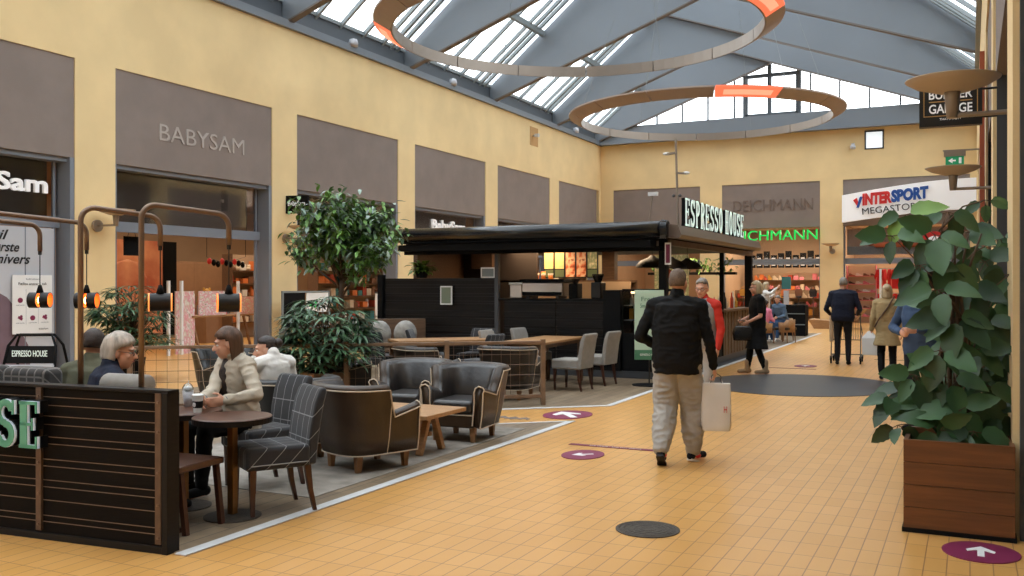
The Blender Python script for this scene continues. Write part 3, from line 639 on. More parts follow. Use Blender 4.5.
# pendant lamps in the kiosk
for i,(xx,yy) in enumerate([(-.62,1.3),(-.55,2.3),(-.5,3.3)]):
    t=thing('pendant_lamp','','lamp',(-4.77+xx,15.65+yy,1.98),0,'black dome pendants inside the kiosk')
    tag(t,'black dome pendant lamp glowing warm under the kiosk roof',None)
    MB().lathe([(.31,0),(.30,.05),(.22,.13),(.08,.19),(.04,.23),(.035,.23),(.07,.18),(.21,.12),(.29,.04),(.305,0)],(0,0,0),26,cap=False).build('lamp_shade','shade_metal',t,smooth=True)
    MB().tube([(0,0,.22),(0,0,.46)],.005,6).build('cord','black',t); MB().ell((0,0,.07),(.04,.04,.05)).build('bulb','bulb_dim' if 'bulb_dim' in MATS else mat('bulb_dim',rgb(255,190,120),.4,emit=(1,.5,.2,1),es=8),t)
area('kiosk_lamp',(-8.2,17.8,2.38),1.2,45,(1,.68,.4)); area('kiosk_lamp',(-5.9,17.4,2.38),1.0,35,(1,.72,.45)); area('kiosk_lamp',(-6.2,21,2.38),1.2,45,(1,.75,.5))
# menu boards
mat('menu_yellow',rgb(236,200,130),.5,emit=rgb(245,200,120),es=.3,var=.2,vs=14); 
mm=multimat('menu_picture',[rgb(120,50,25),rgb(210,100,50),rgb(240,190,140),rgb(160,70,35)],7,.5,.3); mm2=multimat('menu_green',[rgb(230,205,150),rgb(150,150,100),rgb(240,220,170)],9,.5,.25)
for i,(m_,lab) in enumerate([('menu_yellow','pale yellow lit menu board with green foot, leftmost in the kiosk'),('menu_yellow','pale yellow lit menu board with green foot, second from left in the kiosk'),('menu_picture','lit orange picture board between the yellow board and another orange one'),('menu_picture','lit orange picture board next to the cream picture board'),('menu_green','lit cream picture board, rightmost of the kiosk menu boards')]):
    t=thing('menu_board',lab,'menu board',(-8.09+i*.245,17.95,1.80),0,'lit menu boards in the kiosk')
    MB().box(0,.235,0,.04,0,.66).build('frame','black',t); MB().box(.015,.22,-.006,0,.0+(.19 if i in(0,1,4) else .02),.645).build('screen',m_,t)
    if i in (0,1,4): MB().box(.015,.22,-.006,0,.02,.17).build('green_foot','menu_foot' if 'menu_foot' in MATS else mat('menu_foot',rgb(90,98,62),.5,emit=rgb(90,98,62),es=.3),t)
K(MB().box(-4.4,-1.35,2.5,2.6,.9,1.72).box(-4.4,-1.35,2.2,2.6,1.70,1.75),'rear_shelf_wall','oak_dark')
K(MB().box(-3.4,-1.35,2.18,2.2,1.3,1.72),'tiled_splashback','shop_wall')
# ================================================================ furniture
mat('leather_dark',rgb(38,30,25),.38,var=.35,vs=4,bump=.15,bs=60,spec=.55); mat('leather_brown',rgb(64,47,31),.42,var=.4,vs=3,bump=.15,bs=60,spec=.5)
mat('leather_black',rgb(22,21,21),.4,var=.3,vs=4,bump=.1,bs=60); mat('leather_worn',rgb(46,41,39),.33,var=.4,vs=3.5,bump=.25,bs=30,spec=.6)
mat('studs',rgb(196,178,156),.5); mat('leg_oak',rgb(150,108,70),.5,var=.25,vs=8); mat('leg_dark',rgb(70,38,26),.35,var=.2,vs=8)
plaidmat('plaid',rgb(42,42,46),rgb(150,150,152),9,.045); plaidmat('plaid_light',rgb(104,104,106),rgb(150,150,150),9,.06); mat('grey_cloth',rgb(150,145,138),.95,var=.12,vs=14,bump=.2,bs=90)
mat('zipper',rgb(140,140,140),.5)
def armchair(label,loc,rz,group,outer='leather_brown',inner='leather_worn',W=.275,Dp=.32,hb=.77,ha=.54,wing=1):
    t=thing('leather_armchair',label,'armchair',loc,rz,group)
    # plan path from right front arm round the back to left front arm
    P=[];nn=36
    for i in range(nn+1):
        u=i/nn
        if u<.25: a=u/.25; p=(W,Dp-(Dp+.05)*a)
        elif u>.75: a=(u-.75)/.25; p=(-W,-.05+(Dp+.05)*a)
        else:
            th=PI*(u-.25)/.5; cx=math.cos(th); sx=math.sin(th)
            p=(W*math.copysign(abs(cx)**.6,cx),-.05-(Dp-.05)*abs(sx)**.6)
        P.append(p)
    def hgt(u):
        q=abs(u-.5)*2   # 0 back centre, 1 arm front
        if q<.50: return hb-.012*(q/.5)
        if q<.60: 
            a=(q-.50)/.10; a=a*a*(3-2*a); return hb-.012-(hb-.012-ha+.03)*a
        return ha-.03+.07*(q-.60)/.40
    th=.045; rings=[]; top=[]; ob=[]
    for i,(x,y) in enumerate(P):
        u=i/nn; a=P[min(i+1,nn)]; b=P[max(i-1,0)]; d=Vector((a[0]-b[0],a[1]-b[1])).normalized(); no=Vector((d.y,-d.x))
        if no.dot(Vector((x,y+.02)))<0: no=-no
        h=hgt(u); q=abs(u-.5)*2; fl=.10*(1-min(1,q/1.1))+.05
        def pt(off,z):
            k=fl*max(0,(z-.15))/(hb-.15)
            return (x+no.x*(off+k),y+no.y*(off+k),z)
        s=[pt(th,.15),pt(th+.01,.3),pt(th,h-.06),pt(th+.012,h-.025),pt(th-.01,h),pt(-.01,h+.012),pt(-th+.0,h-.01),pt(-th-.012,h-.05),pt(-th,.42),pt(-th,.18)]
        rings.append(s); top.append(pt(th+.014,h-.035)); ob.append(pt(th+.008,.155))
    MB().ring(rings).build('backrest_shell',outer,t,smooth=True)
    # padded inner faces
    rin=[]
    for i,(x,y) in enumerate(P):
        s=rings[i]; c=lambda a,b,k:(a[0]+(b[0]-a[0])*k,a[1]+(b[1]-a[1])*k,a[2]+(b[2]-a[2])*k)
        a=s[7];b=s[8]; no=Vector((s[8][0]-s[1][0],s[8][1]-s[1][1],0)).normalized()*.025
        h=hgt(i/nn)
        rin.append([Vector(s[6])+Vector((0,0,.006)),Vector(s[7])+no,Vector(s[8])+no*1.2,Vector(s[9]),Vector(s[9])-no*.5,Vector(s[6])-no*.5])
    MB().ring(rin).build('inner_padding',inner,t,smooth=True)
    MB().tube(top,.007,5).build('piping','studs',t)
    mb=MB().tube(ob,.006,5); mb.build('base_piping','studs',t)
    for i0 in (0,nn):
        s=rings[i0]; MB().tube([Vector(p)+Vector((0,.005,0)) for p in (s[0],s[1],s[2],s[3],s[4],s[5],s[6],s[7],s[8],s[9])],.008,5).build('arm_piping','studs',t)
    for sx in (-1,1):
        i=int(nn*(.5+sx*.27)); s=rings[i]; MB().tube([s[0],s[1],s[2],s[3]],.006,5).build('seam_piping','studs',t)
    MB().box(-W+.03,W-.03,-Dp+.08,Dp-.0,.15,.30).build('seat_base',outer,t,bevel=.02)
    MB().box(-W+.045,W-.045,-Dp+.1,Dp+.02,.30,.435).build('seat_cushion',inner,t,bevel=.045,seg=4)
    MB().tube([(-W+.03,Dp+.005,.285),(W-.03,Dp+.005,.285)],.006,5).build('front_piping','studs',t)
    for sx in (-1,1):
        for sy in (-1,1):
            x=sx*(W-.06);y=(Dp-.06) if sy>0 else -Dp+.08
            MB().ring([[(x+a*.022,y+b*.022,0) for a,b in ((-1,-1),(1,-1),(1,1),(-1,1))],[(x+a*.032,y+b*.032,.155) for a,b in ((-1,-1),(1,-1),(1,1),(-1,1))]]).build('leg','leg_oak',t,bevel=.003)
    return t
G1='worn leather armchairs around the coffee table'; G2='leather armchairs behind the mesh railing'
armchair('brown leather tub armchair seen from behind, in front of the wooden coffee table',(-4.90,6.98,.012),-.36,G1,'leather_brown','leather_dark')
A=armchair('worn leather armchair facing us, right-hand one of the pair behind the coffee table',(-4.87,8.74,.012),PI+.08,G1,'leather_brown','leather_worn')
dup(A,(-5.70,8.98,.012),PI+.15,'worn leather armchair facing us, left-hand one of the pair behind the coffee table')
B=armchair('black leather armchair between the plaid chair and the brown tub armchair',(-5.86,7.05,.012),1.15,G1,'leather_black','leather_black')
dup(B,(-9.3,9.9,.006),-1.9,'black leather armchair behind the railing, left of the seated women',G2)
dup(B,(-8.3,10.0,.006),-.5,'black leather armchair next to the fan palm crate, behind the white-shirted person',G2)
C=armchair('brown leather armchair behind the railing, facing right toward the plaid chairs',(-7.9,10.75,.006),-.9,G2,'leather_dark','leather_dark')
dup(C,(-6.0,12.15,.006),.1,'brown leather armchair seen from behind through the mesh railing by its end post',G2)
dup(C,(-7.0,11.5,.006),-.6,'brown leather armchair in the gap behind the railing, half hidden by another one',G2)
# upholstered dining chairs
def parsons(label,loc,rz,group,fab='plaid',leg='leg_dark',hb=.89):
    t=thing('upholstered_chair',label,'chair',loc,rz,group)
    MB().box(-.235,.235,-.22,.25,.33,.49).build('seat',fab,t,bevel=.03,seg=3)
    mb=MB(); rings=[]
    for z,yc,th,w in [(.34,-.235,.06,.225),(.5,-.245,.075,.225),(.62,-.26,.075,.228),(.78,-.29,.07,.228),(hb-.03,-.318,.062,.225),(hb,-.325,.04,.215)]:
        rings.append([(sx*ww,yc+sy*th/2,z) for sx,sy,ww in ((-1,-1,w),(-.5,-1.12,w),(.5,-1.12,w),(1,-1,w),(1,1,w),(-1,1,w))])
    mb.ring(rings).build('backrest',fab,t,bevel=.018,seg=3)
    for sx in (-1,1):
        for sy in (-1,1):
            x=sx*.2; y=.2 if sy>0 else -.2; dy=0 if sy>0 else -.06
            q=((-1,-1),(1,-1),(1,1),(-1,1))
            MB().ring([[(x+a*.013,y+dy+b*.013,0) for a,b in q],[(x+a*.016,y+dy*.4+b*.017,.16) for a,b in q],[(x+a*.023,y+b*.023,.34) for a,b in q]]).build('leg',leg,t)
    MB().tube([(-.236,-.2,.37),(-.236,.22,.37)],.004,4).build('seam','zipper',t)
    return t
G3='plaid upholstered chairs'; G4='grey upholstered chairs at the long table'
P1=parsons('dark plaid upholstered chair with a pale check, in front, beside the round table',(-4.60,5.34,.006),2.6,G3)
dup(P1,(-5.2,5.93,.006),2.84,'dark plaid chair behind the woman in the beige jacket')
for i,(x,y,rz,lab) in enumerate([(-8.7,12.9,-.2,'leftmost plaid chair at the far end of the light wooden table'),(-8.3,13.6,-1.2,'second plaid chair from the left behind the light wooden table'),(-7.6,14.0,PI,'plaid chair behind the middle of the light wooden table'),(-6.85,12.75,1.45,'plaid chair seen from the side, right of the light wooden table')]):
    dup(P1,(x,y,.006),rz,lab,G3,mats={'seat':'plaid','backrest':'plaid'})
PG=parsons('light grey upholstered chair at the long table nearest the free-standing green sign',(-5.55,14.45,.006),1.45,G4,'grey_cloth')
dup(PG,(-5.62,13.55,.006),1.5,'light grey upholstered chair at the long table, front one on the right side')
dup(PG,(-7.0,13.85,.006),-1.6,'light grey upholstered chair at the long table, first on the far left side')
dup(PG,(-6.85,14.75,.006),-1.7,'light grey upholstered chair at the long table, further one on the left side')
# wooden dining tables
def table(label,loc,rz,L,Wd,h,topm='oak',leg='oak_dark'):
    t=thing('dining_table',label,'table',loc,rz,'light wooden tables beyond the railing')
    MB().box(-Wd/2,Wd/2,-L/2,L/2,h-.04,h).build('tabletop',topm,t,bevel=.006)
    for sx in (-1,1):
        for sy in (-1,1):
            x=sx*(Wd/2-.06);y=sy*(L/2-.06); MB().box(x-.04,x+.04,y-.04,y+.04,0,h-.04).build('leg',leg,t,bevel=.004)
    MB().box(-Wd/2+.05,Wd/2-.05,-L/2+.05,L/2-.05,h-.1,h-.04).build('apron',leg,t)
    return t
table('light wooden table among the plaid chairs beyond the railing',(-7.75,13.2,.006),-.75,1.7,.75,.76)
table('light wooden table between the grey chairs beside the kiosk counter',(-6.28,13.95,.006),.05,1.9,.75,.76)
# trestle coffee table
t=thing('coffee_table','low light wooden coffee table with crossed trestle legs among the leather armchairs','table',(-5.1,7.82,.012),0)
MB().box(-.55,.55,-.38,.38,.37,.41).build('tabletop','oak',t,bevel=.005)
for sx in (-1,1):
    for sy in (-1,1):
        MB().add([],[]).obox((sx*.36,sy*.13,.185),(.06,.055,.40),rx=sy*.42).build('leg','oak',t,bevel=.003)
    MB().box(sx*.36-.03,sx*.36+.03,-.26,.26,.335,.37).build('trestle_beam','oak',t)
MB().box(-.36,.36,-.02,.02,.16,.2).build('stretcher','oak',t)
# round cafe tables
def round_table(label,loc):
    t=thing('round_table',label,'table',loc,0,'round cafe tables')
    MB().lathe([(.27,.675),(.275,.68),(.275,.71),(.268,.715),(0,.715)],(0,0,0),44).build('tabletop','walnut',t)
    MB().lathe([(.273,.67),(.277,.67),(.277,.708),(.273,.708)],(0,0,0),44,cap=False).build('rim','black_wood',t)
    MB().box(-.026,.026,-.026,.026,.02,.68).build('pedestal','brass_pedestal' if 'brass_pedestal' in MATS else mat('brass_pedestal',rgb(128,92,52),.35,metal=.6,var=.3,vs=6),t,bevel=.004)
    MB().lathe([(.2,0),(.2,.008),(.06,.02),(.0,.022)],(0,0,0),36).build('base_plate','iron',t)
    return t
round_table('round dark-topped table nearest the viewer beside the plaid chair',(-4.70,5.05,.006))
round_table('round table with the paper cup on it behind the dark screen',(-5.24,5.12,.006))
# low wooden bench-chair beside the screen
t=thing('wooden_chair','dark wooden chair with a brown seat tucked behind the end of the slatted screen','chair',(-4.83,4.68,.006),.05)
MB().box(-.27,.2,-.22,.22,.41,.455).build('seat','walnut',t,bevel=.01)
for sx in (-1,1):
    for sy in (-1,1): MB().obox((sx*.2-.03+sx*.02,sy*.17,.21),(.035,.035,.42),ry=-sx*.12).build('leg','leg_dark',t)
MB().box(-.3,-.26,-.2,.2,.42,.82).build('backrest','walnut',t,bevel=.008)
MB().box(-.25,.18,-.19,-.15,.02,.05).build('sled_rail','leg_dark',t)
# bench cushions seen above the screen on the left, grey bolster at its right
for i,(x,y,w_,lab) in enumerate([(-5.95,4.38,.50,'dark striped bench cushion behind the left part of the screen'),(-5.42,4.42,.42,'dark striped bench cushion right of the other one behind the screen')]):
    plaidmat('cushion_stripe',rgb(58,55,54),rgb(122,118,114),14,.09)
    o=MB().box(-w_/2,w_/2,-.09,.09,.60,1.07).build('bench_cushion','cushion_stripe',bevel=.05,seg=4); o.location=(x-.55,y,0); o.rotation_euler=(0,0,.1); tag(o,lab,'cushion','striped bench cushions')
t=thing('wall_bench','dark upholstered bench running behind the slatted screen','bench',(-6.1,4.5,.006),.097)
MB().box(-1.4,1.15,-.2,.25,.1,.45).build('seat','leather_black',t,bevel=.03); MB().box(-1.4,1.15,-.27,-.22,.1,.6).build('backrest','black_wood',t)
o=MB().tube([(-.17,0,0),(.19,0,0)],[.075,.075],16).build('bolster_cushion','grey_cloth',smooth=True,bevel=.02); o.location=(-5.04,4.42,.985); o.rotation_euler=(0,0,.1); tag(o,'light grey rolled cushion on the top edge of the screen right of the woman','cushion')
# cups
def cup(loc,label,h=.12,r=.04,sleeve=True):
    t=thing('paper_cup',label,'cup',loc,0)
    MB().lathe([(r*.72,0),(r,h),(r*.97,h),(0,h-.004)],(0,0,0),20).build('cup_body','white',t,smooth=False)
    MB().lathe([(r*1.05,h),(r*1.05,h+.008),(r*.9,h+.014),(0,h+.014)],(0,0,0),20).build('lid','white',t)
    if sleeve:
        k=lambda z:r*.72+(r*.28)*z/h+.0015
        MB().lathe([(k(.035),.035),(k(.085),.085)],(0,0,0),20,cap=False).build('sleeve','ink',t)
        MB().ell((-.0,-k(.06),.06),(.016,.003,.018)).build('round_logo','white',t)
    return t
cup((-5.05,5.07,.721),'white paper coffee cup with a dark round logo in the seated woman\'s hands')
t=thing('whipped_drink','clear plastic cup of iced drink with domed lid on the cafe table','drink',(-5.36,5.28,.721))
mat('milky',rgb(205,205,212),.3,var=.25,vs=30); MB().lathe([(.028,0),(.042,.12),(.041,.12),(0,.118)],(0,0,0),18).build('cup_body','milky',t,smooth=True)
MB().lathe([(.044,.12),(.042,.145),(.028,.17),(.012,.18)],(0,0,0),18,cap=False).build('dome_lid','pane',t,smooth=True); MB().tube([(0,0,.1),(.008,0,.2)],.004,6).build('straw','white',t); MB().ell((0,0,.135),(.034,.034,.026)).build('cream_top','white',t,smooth=True)
# ================================================================ mesh railing
t=thing('mesh_railing','wooden-topped railing with wire mesh between the two seating areas','railing',(0,0,.006))
R0=Vector((-9.4,8.3,0)); R1=Vector((-5.25,11.62,0)); d=(R1-R0).normalized(); LR=(R1-R0).length; ang=math.atan2(d.y,d.x)
def railobj(s0,s1,z0,z1,wd,name,m): 
    c=R0+d*(s0+s1)/2; MB().obox((c.x,c.y,(z0+z1)/2),(s1-s0,wd,z1-z0),rz=ang).build(name,m,t,bevel=.003)
railobj(0,LR,.84,.88,.07,'top_rail','oak_rail'); railobj(0,LR,.10,.15,.05,'bottom_rail','oak_rail')
for i in range(5): s=LR*i/4; railobj(s-.03,s+.03,0,.90,.06,'post','oak_rail')
mb=MB()
for i in range(int(LR/.13)): p=R0+d*(.13*i+.05); mb.tube([(p.x,p.y,.15),(p.x,p.y,.84)],.0028,4)
for z in (.28,.42,.56,.70): mb.tube([R0+Vector((0,0,z)),R1+Vector((0,0,z))],.0028,4)
mb.build('wire_mesh','brass_pipe',t)
# rug
tag(MB().box(-7.0,-4.55,5.75,9.6,.0065,.012).build('rug','rug',bevel=.002),'faded light grey patterned rug under the leather armchairs','rug')
# bench with pale cushions next to the kiosk
t=thing('wooden_bench','brown wooden bench with a high back beside the kiosk wall','bench',(-10.0,14.6,.006),.6)
MB().box(-.9,.9,-.25,.25,.40,.45).build('seat','oak_dark',t,bevel=.01); MB().box(-.9,.9,.22,.27,.45,1.0).build('backrest','oak_dark',t,bevel=.01)
for sx in (-1,1):
    for sy in (-1,1): MB().box(sx*.84-.03,sx*.84+.03,sy*.2-.03,sy*.2+.03,0,.4).build('leg','oak_dark',t)
for i in range(3):
    mat('pale_fleece',rgb(176,172,166),.95,var=.35,vs=9,bump=.4,bs=50)
    o=MB().ell((0,0,0),(.22,.16,.26),n=18,m=11).build('fleece_cushion','pale_fleece',smooth=True); o.location=(-10.35+.4*i,14.3+.27*i,.73); o.rotation_euler=(.2,0,.6); tag(o,['pale fleecy cushion on the wooden bench, leftmost of three','pale fleecy cushion on the wooden bench, middle of three','pale fleecy cushion on the wooden bench, rightmost of three'][i],'cushion','fleecy cushions on the bench')
# ================================================================ free-standing signs
mat('mint_board',rgb(186,214,194),.5); mat('green_foot',rgb(70,126,96),.5)
t=thing('standing_sign','pale green standing advertising board on a black foot beside the kiosk','sign',(-4.72,14.68,.006),.42)
MB().lathe([(.28,0),(.28,.012),(.02,.03),(0,.03)],(0,0,0),30).build('foot','matt_black',t); MB().tube([(0,0,.02),(0,0,.5)],.012,8).build('pole','black',t)
MB().box(-.24,.24,-.015,.015,.42,1.56).build('board','mint_board',t,bevel=.004); MB().box(-.24,.24,-.018,-.015,.42,.58).build('green_band','green_foot',t)
text('Fresh',.1,'green_foot',(-.13,-.017,1.38),0,.001,t,'words',width=.24,height=.07); text('Smoothies',.1,'green_foot',(-.15,-.017,1.27),0,.001,t,'words',width=.3,height=.07)
text('ESPRESSO HOUSE',.05,'white',(-.15,-.02,.485),0,.001,t,'words',width=.3,height=.035); MB().ell((-.1,-.017,1.05),(.03,.003,.035)).build('mark','green_foot',t)
t=thing('a_board_sign','black tubular A-board with a cafe name panel at the far left','sign',(-9.6,7.15,.0),.45)
zt=1.08
pts=lambda y:[(-.36,y*1.0,0),(-.27,y*.25,zt-.12),(-.2,y*.1,zt),(.2,y*.1,zt),(.27,y*.25,zt-.12),(.36,y*1.0,0)]
MB().tube(pts(-.35),.016,8).build('frame','matt_black',t,smooth=True); MB().tube(pts(.35),.016,8).build('frame','matt_black',t,smooth=True)
MB().obox((0,-.11,.86),(.54,.015,.2),rx=-.3).build('name_panel','matt_black',t); text('ESPRESSO HOUSE',.1,'sign_pale',(-.2,-.14,.84),0,.002,t,'name',width=.4,height=.07)
MB().obox((0,-.24,.46),(.60,.012,.56),rx=-.3).build('poster','mauve',t); MB().obox((0,-.165,.735),(.58,.014,.03),rx=-.3).build('poster_rail','grey_white',t)
# picture frame on the kiosk wall and leaflet
for nm,lab,loc,sz,m_ in [('framed_notice','small framed notice on the slatted kiosk wall',(-9.1,15.60,1.27),(.26,.36),'green_note'),('kiosk_notice','small grey framed notice standing on the kiosk wall top edge',(-8.22,15.66,1.785),(.3,.2),'bar_grey')]:
    t=thing(nm,lab,'notice',loc); mat('green_note',rgb(118,128,108),.5)
    MB().box(-sz[0]/2,sz[0]/2,-.012,.012,0,sz[1]).build('frame','white',t); MB().box(-sz[0]/2+.025,sz[0]/2-.025,-.014,-.012,.025,sz[1]-.025).build('sheet',m_,t)
t=thing('hanging_notice','small white and red notice strip on the kiosk corner post','notice',(-4.67,15.56,2.0)); MB().box(-.05,.06,-.012,0,0,.38).build('sheet','white',t); MB().box(-.03,.04,-.015,-.012,.03,.35).build('print','plum',t)
# espresso house roof letters
t=thing('roof_sign_lettering','white upright capital letters standing on the kiosk roof edge','lettering',(-4.6,16.4,2.72),PI/2)
o=serif('ESPRESSO HOUSE',.5,.012,'sign_pale',(0,0,0),0,t,'letters',st=.15,cw=.56,gap=.22); k=4.85/o['w']; o.scale=(k,1,1); o.location=(0,-.012,0)
o=serif('ESPRESSO HOUSE',.5,.07,'matt_black',(0,.001,0),0,t,'letter_returns',st=.15,cw=.56,gap=.22); o.scale=(k,1,1)
MB().box(-.05,4.85,.02,.06,-.06,.0).build('rail','matt_black',t)
# pole with spotlights beyond the roof
t=thing('spotlight_pole','thin grey pole with small spotlights rising behind the kiosk corner','pole',(-4.9,17.0,2.62)); MB().tube([(0,0,0),(-.05,0,1.78)],.022,8).build('pole','lamp_grey',t)
for z,sx in ((1.5,-1),(1.12,1)): MB().obox((sx*.1-.04,0,z),(.2,.09,.03),ry=sx*.1).build('spotlight_arm','lamp_grey',t); MB().ell((sx*.19-.04,0,z-.0),(.07,.05,.03)).build('spotlight','white',t)
for sx in (-1,1): MB().ell((sx*.06-.02,-.03,.7),(.03,.03,.03)).build('clamp_ball','dark_frame',t)
t=thing('mast_sensor','thin leaning mast with a small white box on the kiosk roof','mast',(-5.5,17.0,2.62)); MB().tube([(0,0,0),(.1,0,.75)],.012,6).build('mast','lamp_grey',t); MB().box(.02,.2,-.04,.04,.72,.79).build('sensor','white',t)
# ================================================================ plants
def leafmat(name,c,c2,rough=.45):
    m=multimat(name,[c2,c,tuple(min(1,x*1.25) for x in c[:3])+(1,)],3,rough); b=m.node_tree.nodes['Principled BSDF']
    
    N=m.node_tree.nodes; L=m.node_tree.links; g=N.new('ShaderNodeNewGeometry'); mr=N.new('ShaderNodeMapRange'); mr.inputs[3].default_value=.55; mr.inputs[4].default_value=1.35; L.new(g.outputs['Random Per Island'],mr.inputs[0])
    hs=N.new('ShaderNodeHueSaturation'); L.new(mr.outputs[0],hs.inputs['Value']); src=b.inputs['Base Color'].links[0].from_socket; L.new(src,hs.inputs['Color']); L.new(hs.outputs[0],b.inputs['Base Color']); return m
leafmat('leaf_big',rgb(56,88,50),rgb(36,62,38)); leafmat('leaf_ficus',rgb(96,134,62),rgb(60,96,48)); leafmat('leaf_pale',rgb(128,146,134),rgb(92,116,100)); leafmat('leaf_palm',rgb(72,104,70),rgb(42,66,46)); leafmat('leaf_light',rgb(112,150,58),rgb(86,124,50))
mat('stem_brown',rgb(88,66,46),.7,var=.3,vs=10); mat('soil',rgb(52,40,32),.9,bump=.5,bs=60)
def leaf(mb,base,dirv,up,L,W,nseg=5,droop=.5,fold=.25,ser=0):
    """one blade: base point, direction, length, width, drooping toward its tip"""
    d=Vector(dirv).normalized(); side=d.cross(Vector(up)); 
    if side.length<1e-3: side=d.orthogonal()
    side.normalize(); n=side.cross(d).normalized(); vs=[]; p=Vector(base)
    prof=[math.sin(PI*min(1,(i/nseg)*.92+.08)**.8)**.8 for i in range(nseg+1)]; prof[0]=.12; prof[-1]=.02
    dd=d.copy()
    for i in range(nseg+1):
        w=W/2*prof[i]*(1+ser*(1 if i%2 else -1)); f=n*fold*w
        vs+=[p-side*w+f,p,p+side*w+f]
        dd=(dd-Vector((0,0,1))*droop/nseg).normalized(); p=p+dd*L/nseg; nn=side.cross(dd).normalized(); n=nn
    fs=[]
    for i in range(nseg):
        a=3*i; fs+=[(a,a+1,a+4,a+3),(a+1,a+2,a+5,a+4)]
    mb.add(vs,fs)
rnd=random.Random(3)
def rv(a,b): return rnd.uniform(a,b)
def crate(t,w,h,m='pot_wood',frame=False,x=0,y=0):
    mb=MB(); k=4
    for i in range(k):
        z0=.02+i*(h-.02)/k; z1=.02+(i+1)*(h-.02)/k-.004
        mb.box(x-w/2,x+w/2,y-w/2,y-w/2+.03,z0,z1).box(x-w/2,x+w/2,y+w/2-.03,y+w/2,z0,z1).box(x-w/2,x-w/2+.03,y-w/2+.03,y+w/2-.03,z0,z1).box(x+w/2-.03,x+w/2,y-w/2+.03,y+w/2-.03,z0,z1)
    b=mb.build('planter_box',m,t); MB().box(x-w/2+.02,x+w/2-.02,y-w/2+.02,y+w/2-.02,.03,h-.06).build('soil','soil',t); MB().box(x-w/2-.01,x+w/2+.01,y-w/2-.01,y+w/2+.01,0,.03).build('base_rail','matt_black',t)
    if frame:
        mb=MB().tube([(x-w/2,y-w/2-.015,.05),(x+w/2,y-w/2-.015,h-.05)],.018,4).tube([(x-w/2,y-w/2-.015,h-.05),(x+w/2,y-w/2-.015,.05)],.018,4); mb.box(x-w/2-.01,x+w/2+.01,y-w/2-.03,y-w/2,h-.06,h)
        mb.build('cross_brace','oak',t)
    return b
# --- big-leaved plant in the wooden planter on the right
t=thing('potted_plant','tall plant with big oval green leaves in a square wooden planter on the right','plant',(-.07,7.08,0))
crate(t,.66,.62)
lb=MB(); ll=MB(); st=MB()
def whorl(px,py,dd,size,n,lean,m=None,pale=False):
    u=(px-512)/F; c_,s_=math.cos(YAW),math.sin(YAW); d=dd; X=d*(-s_+c_*u); Y=d*(c_+s_*u); Z=H+(285-py)/F*d
    p=Vector((X+.07,Y-7.08,Z)); root=Vector((-.03+.1*math.sin(p.z*5),.04,max(.6,p.z-rv(.25,.5)))); mid=(p+root)/2+Vector((0,0,.06))
    st.tube([root,mid,p],[.007,.006,.003],6)
    a0=rv(0,6)
    for k in range(n):
        a=-PI/2+(k-(n-1)/2)*rv(.85,1.15)+rv(-.25,.25); v=Vector((math.cos(a)*.9+lean*.3,rv(-.5,.2),math.sin(a)*.85+(.05 if rnd.random()<.75 else .7))); s=size*rv(.7,1.05)
        b=p+v.normalized()*.04; st.tube([p,b],.003,4)
        leaf(ll if (pale and k%2) else lb,b,v,(rv(-.5,.5),-.75,rv(.1,.9)),s,s*rv(.55,.68),9,rv(.2,.9),.25,.05)
W_=[(905,215,6.5,.26,4,-.5),(948,212,6.6,.22,3,0),(892,236,6.5,.22,4,-1),(935,235,6.4,.27,4,-.3),(965,232,6.7,.24,4,.2),(1000,238,6.9,.20,3,.6),(985,200,6.9,.17,3,.2),
 (920,265,6.4,.25,4,-.6),(950,262,6.4,.28,4,0),(985,262,6.8,.24,4,.4),(938,290,6.3,.28,4,-.2),(970,290,6.5,.28,4,.2),(1005,285,6.9,.22,3,.5),
 (955,318,6.3,.28,5,0),(985,320,6.5,.28,4,.3),(940,350,6.3,.26,4,0),(975,350,6.4,.3,5,.2),(1005,345,6.7,.26,4,.4),(903,366,6.5,.16,3,-1),
 (915,375,6.4,.24,4,-.5),(950,380,6.3,.28,4,0),(985,385,6.4,.28,4,.3),(895,398,6.5,.22,4,-.9),(925,405,6.4,.24,4,-.4),(960,410,6.25,.28,4,0),(995,412,6.4,.26,4,.3),(1012,395,6.8,.24,3,.4),(898,425,6.5,.18,3,-.8),
 (940,430,6.25,.26,4,-.1),(975,432,6.2,.26,4,.1),(1005,438,6.4,.24,4,.3),(905,388,6.9,.24,4,-.5),(960,340,6.9,.28,5,.1),(990,365,7.0,.28,5,.2),(950,300,7.0,.28,4,0),(975,405,6.9,.26,4,0)]
for q in range(4): st.tube([(-.09+.05*q,.05,.55),(-.12+.06*q,.05,1.1),(-.05+.02*q,.03,1.6),(-.1+.08*q,.0,2.0)],[.02,.016,.012,.006],8)
for i,a in enumerate(W_): whorl(*a,pale=(i%4==0 and a[0]<940))
for i in range(20):
    whorl(rv(938,1012),rv(235,440),rv(6.6,7.1),.23,4,rv(-.3,.5))
lb.build('leaves','leaf_big',t,smooth=True); ll.build('young_leaves','leaf_light',t,smooth=True); st.build('stems','stem_brown',t,smooth=True)
